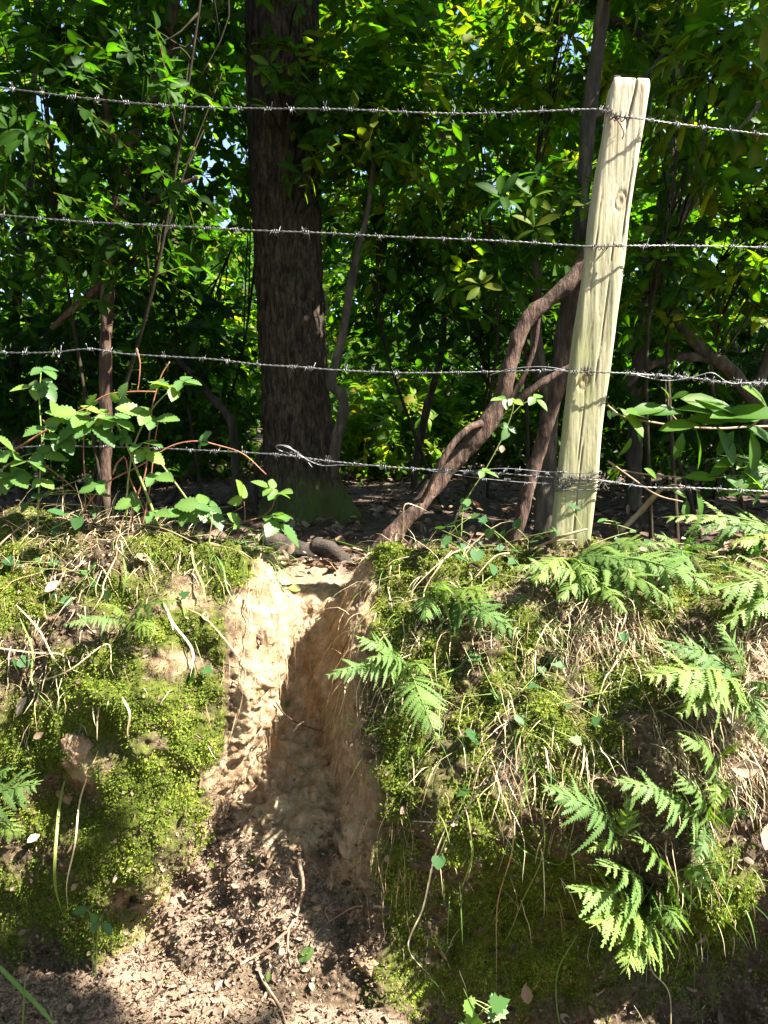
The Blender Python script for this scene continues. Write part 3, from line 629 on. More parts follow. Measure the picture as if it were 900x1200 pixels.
# ------------------------------------------------------------------ barbed wire
def barb_mesh():
    mb = MB()
    for k, a0 in enumerate((.4, 2.1)):
        t = np.linspace(0, 2.6 * np.pi, 22); r = .0033
        hel = np.stack([(t / (2.6 * np.pi) - .5) * .006 + (k - .5) * .006, r * np.cos(t + a0), r * np.sin(t + a0)], 1)
        d0 = nrm(np.array([-.25, np.cos(a0 + 1.6), np.sin(a0 + 1.6)])); d1 = nrm(np.array([.25, np.cos(a0 + 2.6 * np.pi + 1.4), np.sin(a0 + 2.6 * np.pi + 1.4)]))
        pts = np.vstack([hel[0] + d0 * .0125, hel, hel[-1] + d1 * .0125])
        mb.tube(pts, np.r_[.0004, np.full(22, .00095), .0004], 5)
    return mb.mesh('barb')
BARB = barb_mesh()
def strand_pts(path, hel, phase, pitch=.034, n=None):
    L = np.sum(np.linalg.norm(np.diff(path, axis=0), axis=1)); n = int(L / .006)
    c = smooth_path(path, n); T = nrm(np.gradient(c, axis=0)); B = nrm(np.cross(T, [0, 0, 1.0])); Nn_ = np.cross(B, T)
    s = np.linspace(0, L, n); a = 2 * np.pi * s / pitch + phase
    return c + hel * (np.cos(a)[:, None] * B + np.sin(a)[:, None] * Nn_), c, T
def wire(path_px, d, label, mat='wire', gap=.083, onpost=()):
    (xa, ya), (xb, yb), (xc, yc), (xd, yd) = path_px[0], path_px[1], path_px[-2], path_px[-1]     # the strands run on to the next posts
    path_px = [(-560, ya - (yb - ya) / (xb - xa) * (xa + 560) * .6)] + list(path_px) + [(1480, yd + (yd - yc) / (xd - xc) * (1480 - xd) * .6)]
    pts = []
    for (x, y) in path_px:
        p = W(x, y, d)
        for (x0, x1) in onpost:
            if x0 <= x <= x1: p = post_front(x, y, .051 + .022 * ((x - x0) / (x1 - x0)) ** 1.5)
        pts.append(p)
    path = np.array(pts)
    e = empty('barbed_wire', path[0], label, 'barbed wire', 'strands of barbed wire on the fence')
    for k in (0, 1):
        q, c, T = strand_pts(path, .0015, k * np.pi)
        q = q + rng.normal(0, .0003, q.shape)
        mb = MB(); mb.tube(q, .00125, 6); link('strand', mb.mesh('strand'), M[mat], e)
    n = len(c); L = n * .006; m = int(L / gap)
    for k in range(m):
        i = int(np.clip((k + .5 + rng.normal(0, .12)) / m * n, 1, n - 2)); t = Vector(T[i])
        if any(x0 - 2 <= project(c[i])[0] <= x1 + 2 for (x0, x1) in onpost) and rng.random() < .5: continue
        Q = t.to_track_quat('X', 'Z').to_matrix().to_4x4() @ Matrix.Rotation(rng.random() * 6.28, 4, 'X') @ Matrix.Rotation(rng.normal(0, .2), 4, 'Y') @ Matrix.Scale(rng.uniform(1.1, 1.6), 4)
        Q.translation = Vector(c[i]); link('barb', BARB, M[mat], e, Q)
    return e
w1 = wire([(-90, 96), (0, 103), (100, 115), (200, 124), (300, 127), (400, 128), (490, 132), (560, 133), (640, 130), (690, 128), (708, 130), (728, 137), (750, 139), (800, 146), (850, 152), (900, 158), (1000, 168)], 2.36, 'topmost barbed wire strand stapled near the post top', 'wire', .08, [(708, 750)])
w2 = wire([(-90, 246), (0, 252), (100, 260), (200, 265), (300, 270), (380, 273), (450, 277), (530, 280), (600, 283), (660, 287), (698, 289), (738, 288), (800, 288), (900, 290), (1000, 292)], 2.355, 'second barbed wire strand from the top, running straight across', 'wire', .085, [(690, 745)])
w3 = wire([(-90, 408), (0, 413), (60, 413), (105, 409), (150, 415), (250, 421), (300, 427), (350, 430), (400, 434), (480, 437), (560, 436), (640, 434), (676, 436), (722, 437), (800, 442), (850, 448), (900, 450), (1000, 453)], 2.35, 'third barbed wire strand with a rusty tangle right of the post', 'wire', .085, [(676, 728)])
w4 = wire([(-90, 527), (0, 525), (60, 523), (150, 524), (200, 526), (300, 531), (345, 535), (400, 542), (480, 549), (560, 553), (640, 559), (662, 562), (704, 563), (760, 571), (820, 572), (900, 576), (1000, 580)], 2.345, 'lowest barbed wire strand with a twisted loop join before the trunk', 'wire', .085, [(662, 708)])
def coil(parent, name, pts_px, d, turns, r, wire_r=.00125, mat='wire_rust', jit=.35, mbx=None):
    path = np.array([W(x, y, d) for x, y in pts_px]); n = turns * 12; c = smooth_path(path, n)
    T = nrm(np.gradient(c, axis=0)); B = nrm(np.cross(T, [0, 0, 1.0])); U_ = np.cross(B, T); a = np.linspace(0, 2 * np.pi * turns, n)
    rr = r * (1 + jit * vnoise(np.stack([a * .35, a * 0, a * 0 + turns], 1), 3))
    q = c + rr[:, None] * (np.cos(a)[:, None] * B + np.sin(a)[:, None] * U_)
    mb = MB(); mb.tube(q, wire_r, 5); return link(name, mb.mesh(name), M[mat], parent)
# joins, bindings and the loose second strand
def free(parent, name, pts, r=.0013, mat='wire'):
    mb = MB(); mb.tube(smooth_path(np.array(pts), len(pts) * 9), r, 6); return link(name, mb.mesh(name), M[mat], parent)
free(w4, 'loop_join', [W(x, y, dd) for x, y, dd in [(345, 535, 2.34), (332, 529, 2.335), (323, 524, 2.33), (330, 522, 2.325), (345, 528, 2.33), (356, 536, 2.34), (366, 548, 2.335)]])
free(w4, 'loop_join', [W(x, y, dd) for x, y, dd in [(338, 531, 2.338), (326, 527, 2.33), (324, 522, 2.328), (338, 523, 2.33), (350, 533, 2.335), (375, 545, 2.34), (400, 545, 2.345), (430, 546, 2.345)]])
coil(w4, 'twist', [(340, 531), (350, 535), (362, 539), (376, 543)], 2.342, 9, .0045)
for pts in ([(500, 551), (560, 560), (610, 565), (650, 567), (668, 570)], [(540, 553), (590, 549), (640, 553), (664, 553)]):
    e_ = [(W(x, y, 2.342) if x < 660 else post_front(x, y, .056)) for x, y in pts]; free(w4, 'doubled_wire', e_)
    for x, y in pts[:-1]:
        for q in range(3):
            Q = Matrix.Rotation(rng.random() * 6.28, 4, 'X') @ Matrix.Rotation(rng.normal(0, .4), 4, 'Z'); Q.translation = Vector(W(x + rng.uniform(0, 40), y + 2, 2.342)); link('barb', BARB, M['wire'], w4, Q)
def wrap(parent, y0, y1, n, slope, seed):
    """turns of wire bound round the post"""
    top, bot2, az, fr, rt = POST; r_ = np.random.default_rng(seed)
    for k in range(n):
        py = y0 + (y1 - y0) * (k + .3) / n; c = post_front(680 if y0 > 500 else 700, py, 0); t0 = (c - bot2) @ az
        a = np.linspace(0, 2 * np.pi, 40); e = 2 / 7; hx = .064; hy = .053
        x = np.sign(np.cos(a)) * np.abs(np.cos(a)) ** e * hx; y = np.sign(np.sin(a)) * np.abs(np.sin(a)) ** e * hy
        q = bot2 + az * (t0 + slope * x + .004 * vnoise(np.stack([a * 1.3, a * 0 + k, a * 0], 1), seed))[:, None] + rt * (x - .003)[:, None] + fr * y[:, None]
        mb = MB(); mb.tube(q, .0014, 5, cap=False); link('binding', mb.mesh('binding'), M['wire_rust' if k % 2 else 'wire'], parent)
        for _ in range(3):
            i = r_.integers(6, 18); Q = Matrix.Rotation(r_.random() * 6.28, 4, 'X') @ Matrix.Rotation(r_.normal(0, .5), 4, 'Z'); Q.translation = Vector(q[i] + fr * .002); link('barb', BARB, M['wire_rust'], parent, Q)
wrap(w4, 552, 577, 5, .15, 4); 
coil(w4, 'tangle', [(702, 556), (712, 562), (708, 570), (700, 566)], 2.33, 7, .012, .0012)
coil(w4, 'tangle', [(655, 565), (668, 560), (690, 561), (706, 560)], 2.305, 6, .008, .0012)
coil(w3, 'tangle', [(680, 433), (688, 431), (694, 436), (686, 439)], 2.30, 5, .007, .0013)
coil(w1, 'tangle', [(708, 131), (716, 133), (724, 138), (714, 139)], 2.335, 6, .006, .0013)
coil(w1, 'tangle', [(709, 130), (722, 135), (738, 137)], 2.325, 5, .012, .0016)
free(w1, 'loose_tail', [post_front(x, y, o_) for x, y, o_ in [(712, 132, .052), (720, 138, .066), (727, 146, .075), (731, 156, .072), (729, 163, .064)]], .0017, 'wire_rust')
coil(w2, 'tangle', [(696, 288), (704, 290), (712, 288)], 2.31, 4, .006, .0013)
coil(w3, 'tangle', [(745, 438), (790, 442), (840, 447), (900, 450)], 2.348, 17, .006, .0012)
free(w3, 'doubled_wire', [W(x, y, 2.34) for x, y in [(735, 437), (780, 446), (815, 441), (835, 437), (856, 449), (890, 448), (960, 452)]])
free(w3, 'doubled_wire', [W(x, y, 2.35) for x, y in [(575, 439), (600, 432), (640, 430), (676, 437)]])
for q in range(22):
    x = rng.uniform(740, 900); Q = Matrix.Rotation(rng.random() * 6.28, 4, 'X') @ Matrix.Rotation(rng.normal(0, .6), 4, 'Z'); Q.translation = Vector(W(x, 438 + (x - 740) * .08 + rng.normal(0, 2), 2.343)); link('barb', BARB, M['wire_rust'], w3, Q)

# ------------------------------------------------------------------ trees
def trunk_mesh(px_pts, d, seg=20, n=70, rough=.12, seed=1, rfreq=9, moss_base=False):
    """px_pts: (px, py, radius_px[, depth])"""
    C = []; Rr = []
    for q in px_pts:
        dd = q[3] if len(q) > 3 else d
        C.append(W(q[0], q[1], dd)); Rr.append(q[2] * dd / FPX)
    arr = np.hstack([np.array(C), np.array(Rr)[:, None]]); s = smooth_path(arr, n)
    mb = MB(); mb.tube(s[:, :3], np.maximum(s[:, 3], .003), seg, (0.5, 0, 0), rough, seed, True, rfreq); return mb, s
def leaves_along(mb, tips, tpl, per, L, droop, spread=.5, hue=(0, 1), wid=1.0):
    """rosettes of leaves at the twig tips (pos, axis)"""
    pos, ax = tips; n = len(pos); tot = n * per
    P = np.repeat(pos, per, 0); A = np.repeat(nrm(ax), per, 0)
    ref = nrm(np.cross(A, nrm(rng.normal(0, 1, (tot, 3))))); 
    k = np.tile(np.arange(per), n); ph = np.repeat(rng.random(n) * 6.28, per) + k * 2.399
    t1 = nrm(np.cross(A, np.repeat(nrm(rng.normal(0, 1, (n, 3))), per, 0))); t2 = np.cross(A, t1)
    rad = np.cos(ph)[:, None] * t1 + np.sin(ph)[:, None] * t2
    el = rng.normal(spread, .25, (tot, 1))
    X = nrm(rad + A * el + np.array([0, 0, -1.0]) * rng.uniform(0, 2 * droop, (tot, 1)))
    Z = nrm(A + rng.normal(0, .25, (tot, 3)) + np.array([0, 0, .5]))
    h = np.repeat(rng.uniform(hue[0], hue[1], n), per) + rng.normal(0, .1, tot)
    LL = L * rng.uniform(.45, 1.25, tot)
    mb.stamp(tpl, P + A * (rng.random((tot, 1)) - .6) * L * .5 + X * L * .06, X, Z, LL, rng.uniform(.8, 1.2, tot) * wid, np.stack([np.clip(h, 0, 1), rng.random(tot), rng.random(tot)], 1))
def sprays(mb, tips, tpl, per, L, droop, hue=(0, 1), wid=1.0):
    pos, ax = tips; n = len(pos); A = nrm(ax + rng.normal(0, .45, ax.shape) + [0, 0, -.15]); ln = L * rng.uniform(1.8, 3.4, n)
    u = np.tile((np.arange(per) + .4) / per, n); rp = lambda q: np.repeat(q, per, 0)
    bend = lambda t, i: pos[i] - A[i] * (ln[i] * .5)[:, None] + A[i] * (ln[i] * t)[:, None] + np.array([0, 0, -1.0]) * (droop * ln[i] * t * t)[:, None]
    ii = np.repeat(np.arange(n), per); P = bend(u, ii); S1 = nrm(np.cross(A, rng.normal(0, .35, (n, 3)) + [0, 0, 1.0])); sg = np.tile(np.where(np.arange(per) % 2, 1, -1), n)[:, None]
    X = nrm(rp(S1) * sg + rp(A) * rng.uniform(.4, 1.0, (n * per, 1)) + np.array([0, 0, -1.0]) * rng.uniform(0, .8, (n * per, 1)) + rng.normal(0, .22, (n * per, 3)))
    Z = nrm(np.array([0, 0, 1.0]) + rng.normal(0, .35, (n * per, 3))); h = np.repeat(rng.uniform(hue[0], hue[1], n), per) + rng.normal(0, .12, n * per)
    mb.stamp(tpl, P, X, Z, L * rng.uniform(.4, 1.1, n * per), rng.uniform(.8, 1.2, n * per) * wid, np.stack([np.clip(h, 0, 1), rng.random(n * per), rng.random(n * per)], 1))
    for i in range(0, n, 1):
        q = bend(np.array([0, .5, 1.0]), np.array([i, i, i])); mb.tube(q, [.0028, .0022, .0012], 4, (.995, .5, .5), cap=False)
def crown_points(c, r, n, shell=.55, lump=.35, seed=0):
    u = nrm(rng.normal(0, 1, (n, 3))); rad = rng.random(n) ** (1 / 3) * (1 - shell) + shell * rng.random(n) ** .35
    q = u * (rad * (1 + lump * vnoise(u * 2.2, seed)))[:, None]
    return c + q * np.asarray(r), nrm(u * [1, 1, .7] + [0, 0, .45] + rng.normal(0, .4, (n, 3)))

def canopy(mb, x0, x1, y0, y1, z0, z1, n, seed, gap=.0):
    """leafy boughs unseen above the frame, placed for shade: clumps with gaps the sun falls through"""
    q = np.stack([rng.uniform(x0, x1, n * 3), rng.uniform(y0, y1, n * 3), rng.uniform(z0, z1, n * 3)], 1)
    ray = q - SUN * (q[:, 2:3] / SUN[2]); k = vnoise(np.stack([ray[:, 0] * 2.2, ray[:, 1] * 2.2, ray[:, 0] * 0], 1), 91) + .7 * vnoise(np.stack([ray[:, 0] * 6, ray[:, 1] * 6, ray[:, 0] * 0], 1), 92)
    q = q[k > gap][:n]; leaves_along(mb, (q, nrm(rng.normal(0, .5, (len(q), 3)) + [0, 0, 1])), LANCE_FAR, 7, .2, .2, .3, (0, .8), 1.9); return q
# the big furrowed trunk
def oak():
    base = W(355, 606, 4.6)
    e = empty('broadleaf_tree', base, 'thick straight tree trunk with furrowed brown bark and mossy flared base', 'tree')
    mb, s = trunk_mesh([(362, 640, 66, 4.6), (358, 606, 52, 4.6), (353, 560, 43, 4.6), (349, 510, 39.5, 4.6), (344, 430, 37, 4.6), (339, 330, 37, 4.6), (334, 200, 38, 4.6), (331, 60, 39, 4.6), (330, -100, 38, 4.6), (330, -420, 36, 4.6)], 4.6, 180, 330, .03, 5, 14)
    V = mb.v[0]; pxx, pyy, _ = project(V)
    base_z = base[2]; h = np.clip(1 - (V[:, 2] - base_z) / .42, 0, 1)
    cc = np.array([W(355, 606, 4.6)[0], 4.6]); dv = V[:, :2] - cc; ang = np.arctan2(dv[:, 1], dv[:, 0])
    V[:, :2] += dv * (h ** 2 * (.18 * np.cos(5 * ang + 1) + .12 * np.cos(3 * ang)))[:, None]
    fur = 1 - np.abs(vnoise(np.stack([np.cos(ang) * 5.2, np.sin(ang) * 5.2, V[:, 2] * 1.3], 1) , 6)) * 2
    V[:, :2] += dv / np.maximum(np.linalg.norm(dv, axis=1, keepdims=True), .01) * (.0025 * fur + .014 * (.5 - np.abs(vnoise(V * [1, 1, .13], 3)*0 + vnoise(V * np.array([36, 36, 9.0]), 4))) + .005 * fbm(V * [1, 1, .3], 60, 2, 5))[:, None]
    ms = np.clip(h * 1.3 + .5 * fbm(V, 6, 2, 3) - .45, 0, .85)
    mb.c[0] = np.stack([np.full(len(V), .5), ms, ms], 1)
    link('trunk', mb.mesh('trunk'), M['oak'], e)
    top = W(330, -420, 4.6)
    cm = MB(); pos = canopy(cm, -3.2, 2.6, 2.5, 6.3, 5.4, 7.6, 950, 12)
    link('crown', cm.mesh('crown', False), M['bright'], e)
    sm = MB(); tips = np.array([W(x + rng.normal(0, 6), y + rng.normal(0, 8), 4.6 - rng.uniform(.26, .5)) for x, y in [(372, 40), (378, 90), (370, 140), (384, 160), (366, 190), (350, 60), (360, 110), (316, 30), (306, 70), (300, 120), (322, 100), (376, 215), (362, 165), (392, 120), (344, 20), (352, 175)]])
    leaves_along(sm, (tips, nrm(rng.normal(0, .5, tips.shape) + [0, -.6, .3])), LANCE, 6, .11, .3, .4, (.3, 1))
    for t in tips: sm.tube(smooth_path(np.array([[W(340, 100, 4.6)[0], 4.5, t[2] - .12], (t + [W(340, 100, 4.6)[0], 4.4, t[2]]) / 2, t]), 8), np.linspace(.006, .002, 8), 5, (.05, 0, 0))
    link('leafy_shoots', sm.mesh('leafy_shoots', False), M['rhodo'], e)
    for a in range(5):
        q = rng.integers(0, len(pos)); p1 = pos[q]; bmm = MB(); bmm.tube(smooth_path(np.array([top - [0, 0, .5 * a], (top + p1) / 2 + [0, 0, .3], p1]), 14), np.linspace(.09, .02, 14), 8); link('limb', bmm.mesh('limb'), M['bark_dark'], e)
oak()
def slim_tree(name, label, cat, pts, d, mat, limbs=(), seg=36, rough=.16, seed=3, foliage=None, fmat='rhodo', canopies=()):
    base = W(pts[0][0], pts[0][1], pts[0][3] if len(pts[0]) > 3 else d)
    e = empty(name, base, label, cat)
    mb, s = trunk_mesh(pts, d, seg, 200, rough, seed, 13); link('trunk', mb.mesh('trunk'), M[mat], e)
    for L in limbs:
        b, _ = trunk_mesh(L, d, 10, 44, rough, seed + 5, 16); link('limb', b.mesh('limb'), M[mat], e)
    if foliage:
        cm = MB()
        for (x, y, dd, rr, n) in foliage:
            pos, ax = crown_points(W(x, y, dd), rr, n, .3, .35, seed); leaves_along(cm, (pos, ax), LANCE, 7, .10, .25, .4, (0, 1))
        for cv in canopies: canopy(cm, *cv)
        link('crown', cm.mesh('crown', False), M[fmat], e)
    return e
slim_tree('slender_tree', 'slim reddish-brown stem standing alone left of the thick trunk', 'tree',
    [(118, 640, 8.5), (122, 560, 7.5), (124, 470, 7), (124, 400, 7), (127, 330, 7.5), (137, 250, 7), (146, 195, 7), (160, 150, 7), (178, 110, 7.5), (196, 60, 6.5), (205, -20, 7), (215, -120, 5)], 4.1, 'bark_red',
    [[(128, 325, 5), (112, 340, 4.5), (90, 358, 4), (60, 385, 3)], [(134, 262, 5), (165, 245, 4), (200, 222, 3), (232, 208, 2.5)], [(150, 185, 5), (130, 150, 4), (120, 100, 3), (118, 40, 2)]],
    foliage=[(205, -40, 4.1, (.5, .4, .35), 60), (110, 60, 4.1, (.35, .3, .3), 34)])
slim_tree('leaning_rhododendron', 'reddish rhododendron trunk leaning right behind the lower wires', 'tree',
    [(418, 668, 6, 3.3), (446, 640, 9, 3.32), (486, 598, 10, 3.35), (522, 554, 10.5), (556, 514, 10.5), (582, 478, 10), (594, 440, 9), (605, 402, 8.5), (622, 370, 8), (645, 350, 7.5), (668, 330, 9), (688, 300, 8), (705, 250, 7), (716, 180, 6), (722, 90, 5)], 3.4, 'bark_red',
    [[(494, 588, 3, 3.33), (510, 556, 3.5, 3.30), (528, 524, 4, 3.30), (548, 503, 4, 3.32), (564, 496, 4, 3.36)], [(586, 480, 6), (612, 464, 5), (640, 446, 4.5), (668, 430, 4), (700, 418, 3)], [(592, 475, 5), (610, 448, 4), (625, 410, 3), (632, 370, 2.5)]],
    seed=8, rough=.2, foliage=[(655, 260, 3.6, (.34, .3, .3), 44), (560, 330, 3.7, (.22, .25, .16), 16)])
slim_tree('dark_stemmed_tree', 'straight dark stem rising just left of the fence post', 'tree',
    [(634, 655, 13), (638, 600, 12), (640, 540, 11), (645, 480, 10.5), (655, 420, 10), (668, 350, 9), (678, 280, 8.5), (684, 210, 8.5), (690, 140, 8), (700, 60, 7.5), (708, 0, 7.5), (714, -80, 8), (722, -260, 7)], 3.9, 'bark_dark',
    [[(646, 470, 9), (632, 430, 8), (628, 380, 7), (630, 330, 5), (622, 270, 4)], [(690, 140, 5), (720, 122, 4), (752, 96, 3), (780, 60, 2.4)]], seed=13, foliage=[(735, -60, 3.9, (.7, .5, .3), 70)], canopies=[(1.5, 5.2, 2.35, 6.3, 5.3, 7.3, 560, 14, .12)])
slim_tree('crossing_stem', 'thin reddish stem crossing the dark stem beside the fence post', 'tree',
    [(600, 640, 7), (612, 600, 8), (622, 560, 8), (634, 520, 8), (646, 480, 8), (660, 430, 9), (672, 380, 8), (684, 330, 7), (700, 270, 5), (720, 210, 4)], 3.6, 'bark_red', [], seed=17)
slim_tree('twisted_sapling', 'thin crooked sapling immediately right of the thick trunk', 'tree',
    [(392, 560, 5), (394, 520, 6), (402, 484, 6), (400, 462, 6), (388, 452, 6), (392, 430, 6), (402, 390, 5), (410, 340, 5), (418, 300, 4), (432, 240, 3), (440, 170, 2.5)], 4.3, 'bark_dark', [], seed=19, foliage=[(440, 160, 4.3, (.25, .2, .25), 20)])
slim_tree('curved_sapling', 'dark bent sapling left of the thick trunk', 'tree',
    [(276, 600, 4.5), (276, 540, 5), (272, 500, 5), (262, 480, 5), (244, 462, 4.5), (228, 440, 4), (212, 426, 3.5), (196, 400, 3)], 4.9, 'bark_dark', [[(300, 598, 3), (302, 540, 3.5), (318, 510, 3), (330, 480, 2)]], seed=23)
slim_tree('shaded_tree', 'dark trunk half hidden in leaves at the upper right', 'tree',
    [(742, 600, 9), (745, 500, 9), (752, 400, 9), (762, 320, 9), (782, 220, 9), (792, 120, 9), (796, 30, 9), (800, -80, 9), (806, -220, 8)], 4.7, 'bark_dark',
    [[(756, 300, 10), (800, 250, 8), (850, 170, 6), (890, 120, 4)], [(790, 90, 8), (760, 50, 6), (700, 10, 4)]], seed=29, foliage=[(830, -70, 4.6, (.9, .6, .35), 90)], canopies=[(4.4, 9.5, 2.6, 6.6, 5.2, 7.5, 720, 15), (3.9, 4.75, -.75, .28, 5.7, 6.3, 14, 16), (5.65, 7.0, -.7, .35, 5.7, 6.3, 40, 17), (3.1, 4.0, .05, .40, 5.8, 6.2, 14, 18)])  # smaller canopy boxes: unseen boughs added to shade the lane and lower bank
slim_tree('bowed_tree', 'dark crooked limb arching through the shade right of the post', 'tree',
    [(965, 640, 9, 4.0), (930, 560, 9, 4.0), (895, 490, 8), (862, 440, 8), (820, 405, 8), (790, 370, 7), (766, 330, 7), (752, 290, 5)], 4.0, 'bark_dark',
    [[(850, 425, 5), (800, 418, 5), (760, 430, 4.5), (735, 452, 3)], [(880, 470, 7), (900, 420, 6), (925, 340, 4)]], seed=31)
slim_tree('pale_sapling', 'slender grey pole deep in the shade at the far left', 'tree',
    [(26, 600, 6), (22, 500, 6), (18, 400, 5), (24, 300, 5), (36, 200, 4), (40, 90, 3), (44, -40, 2)], 5.2, 'bark_dark', [], seed=37)
slim_tree('pole_stem', 'thin upright pole between the thick trunk and the leaning trunk', 'tree',
    [(482, 600, 4), (488, 540, 4.5), (500, 480, 4.5), (516, 420, 4), (522, 350, 4), (530, 280, 3), (540, 180, 2.5)], 6.0, 'bark_dark', [], seed=41)

# unseen tree and hedge, added behind the camera to shut out sky light
def lane_sky_blockers():
    e = empty('sky_block_tree', (-3.4, -2.2, -.3), 'unseen broadleaf tree added over the lane to block sky light', 'tree')
    b = MB(); b.tube(smooth_path(np.array([(-3.4, -2.2, -.4), (-3.2, -2.1, 1.5), (-2.8, -1.8, 3.4), (-2.2, -1.3, 5.6)]), 40), np.linspace(.19, .07, 40), 20, (.5, 0, 0), .1, 5); link('trunk', b.mesh('trunk'), M['bark_dark'], e)
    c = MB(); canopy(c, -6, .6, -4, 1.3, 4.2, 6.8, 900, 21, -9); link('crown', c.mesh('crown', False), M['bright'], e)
    h = empty('sky_block_hedge', (0, -2.6, -.3), 'unseen leafy hedge added across the lane to block sky light', 'hedge')
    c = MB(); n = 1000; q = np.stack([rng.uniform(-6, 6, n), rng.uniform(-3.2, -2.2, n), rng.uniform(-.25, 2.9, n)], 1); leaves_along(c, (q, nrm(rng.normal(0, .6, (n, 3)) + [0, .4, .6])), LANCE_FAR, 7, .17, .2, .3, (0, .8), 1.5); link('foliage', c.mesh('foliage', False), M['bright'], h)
lane_sky_blockers()

# ------------------------------------------------------------------ bushes
def bush(label, centre, r, n, per=7, L=.10, tpl=LANCE, mat='rhodo', name='rhododendron_bush', stems=2, hue=(0, 1), shell=.3, droop=.3, lump=.4, seed=1, wid=1.0, ground=.70, mix=5):
    c = W(*centre); foot = np.array([c[0], c[1], ground])
    e = empty(name, foot, label, 'bush', 'shrubs of the woodland understorey')
    pos, ax = crown_points(c, r, n, shell, lump, seed); ok = pos[:, 2] > ground + .05; pos, ax = pos[ok], ax[ok]
    mb = MB(); half = (len(pos) * mix) // 10
    if half: sprays(mb, (pos[:half], ax[:half]), OVAL if tpl is LANCE else tpl, per + 2, L * .92, droop, hue, .85 if tpl is LANCE else wid)
    leaves_along(mb, (pos[half:], ax[half:]), tpl, per, L, droop, .35, hue, wid)
    link('foliage', mb.mesh('foliage', False), M[mat], e)
    for k in range(stems):
        p = c + np.asarray(r) * rng.normal(0, .4, 3) + [0, 0, r[2] * .3]; f = foot + np.array([rng.normal(0, .35), rng.normal(0, .16), -.06]); mid = (f + p) / 2 + rng.normal(0, .2, 3)
        q = smooth_path(np.array([f, mid, p, p + nrm(p - mid) * .35]), 30); sb = MB(); sb.tube(q, np.linspace(.012, .005, 30), 8, None, .15, seed + k)
        link('stem', sb.mesh('stem'), M['stem'], e)
        # twigs from this stem out to the nearest rosettes
        dd = np.linalg.norm(pos - p, axis=1); near = np.argsort(dd)[:14]; tb = MB()
        for t in near:
            j = rng.integers(12, 29); tb.tube(smooth_path(np.array([q[j], (q[j] + pos[t]) / 2 + rng.normal(0, .04, 3), pos[t]]), 7), np.linspace(.006, .002, 7), 5)
        link('twigs', tb.mesh('twigs'), M['stem'], e)
    return e
#      label                                                                 centre            radii          n
BUSHES = [  # hue: leaf tint range, painted darker on bushes standing in shade
 ('dark rhododendron filling the upper left corner', (60, 150, 3.9), (.95, .55, .85), 360, dict(hue=(0, .6), L=.10, mix=7)),
 ('rhododendron between the slim reddish stem and the thick trunk', (225, 110, 4.9), (.75, .6, 1.0), 240, dict(mix=8, hue=(.1, .85), L=.12)),
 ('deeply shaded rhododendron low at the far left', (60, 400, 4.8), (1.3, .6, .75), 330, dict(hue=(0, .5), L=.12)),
 ('rhododendron whose leaves overlap the right edge of the thick trunk', (435, 90, 4.3), (.5, .35, .8), 150, dict(mix=9, stems=0, hue=(.3, 1), L=.115)),
 ('leafy rhododendron in the upper middle behind the top wire', (520, 150, 5.1), (1.0, .6, 1.05), 340, dict(mix=8, hue=(.2, 1), L=.125)),
 ('rhododendron under the second wire in the middle', (520, 330, 5.6), (1.0, .6, .6), 220, dict(hue=(.0, .75), L=.125)),
 ('rhododendron over the fence post top at the upper right', (690, 30, 4.6), (.8, .5, .6), 190, dict(hue=(.2, 1), L=.12)),
 ('large-leaved rhododendron with pale rosettes right of the post top', (870, 110, 3.7), (.42, .4, .62), 95, dict(mix=1, L=.13, hue=(.45, 1))),
 ('drooping rhododendron right of the post at mid height', (850, 290, 3.9), (.62, .45, .45), 160, dict(mix=7, hue=(.2, 1), L=.11)),
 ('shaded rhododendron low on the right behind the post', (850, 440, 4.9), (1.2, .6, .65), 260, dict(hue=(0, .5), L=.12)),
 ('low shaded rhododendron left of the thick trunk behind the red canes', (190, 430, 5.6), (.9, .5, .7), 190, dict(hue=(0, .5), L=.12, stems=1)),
 ('rhododendron running on past the left edge of the view', (-270, 260, 4.9), (1.0, .7, 1.3), 260, dict(hue=(0, .7), L=.12)),
 ('rhododendron running on past the right edge of the view', (1160, 260, 4.7), (1.0, .7, 1.3), 260, dict(hue=(.1, .8), L=.12)),
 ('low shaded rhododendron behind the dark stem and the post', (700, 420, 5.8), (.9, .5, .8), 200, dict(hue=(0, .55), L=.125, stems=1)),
]
for k, (lab, c, r, n, kw) in enumerate(BUSHES): bush(lab, c, r, n, seed=50 + k, **kw)
FAR = [
 ('sunlit bush seen low through the gap left of the thick trunk', (250, 450, 8.0), (1.1, .7, 1.0), 260),
 ('sunlit bush in the gap between the thick trunk and the leaning trunk', (460, 460, 8.2), (1.3, .8, .9), 330),
 ('bright bush behind the dark stem and the fence post', (640, 440, 8.6), (1.4, .8, 1.1), 260),
 ('far bush at the left end of the third wire', (40, 480, 8.8), (1.8, .8, .9), 260),
 ('far bush closing the gap left of the thick trunk below the second wire', (225, 370, 10.5), (2.2, .9, 1.3), 380),
 ('far bush closing the gap right of the thick trunk below the second wire', (450, 370, 10.5), (2.2, .9, 1.3), 380),
 ('far bush beyond the left edge of the view', (-330, 400, 9.0), (2.0, .9, 1.7), 320),
 ('far bush beyond the right edge of the view', (1230, 400, 9.0), (2.0, .9, 1.7), 320),
 ('far bush at the right end of the third wire', (860, 460, 8.0), (1.5, .8, 1.1), 260),
 ('mid-height far bush left of the thick trunk', (190, 300, 8.6), (1.7, .9, 1.1), 420),
 ('mid-height far bush right of the thick trunk', (520, 290, 8.8), (1.8, .9, 1.1), 420),
 ('mid-height far bush behind the fence post', (760, 280, 8.4), (1.7, .9, 1.2), 400),
]
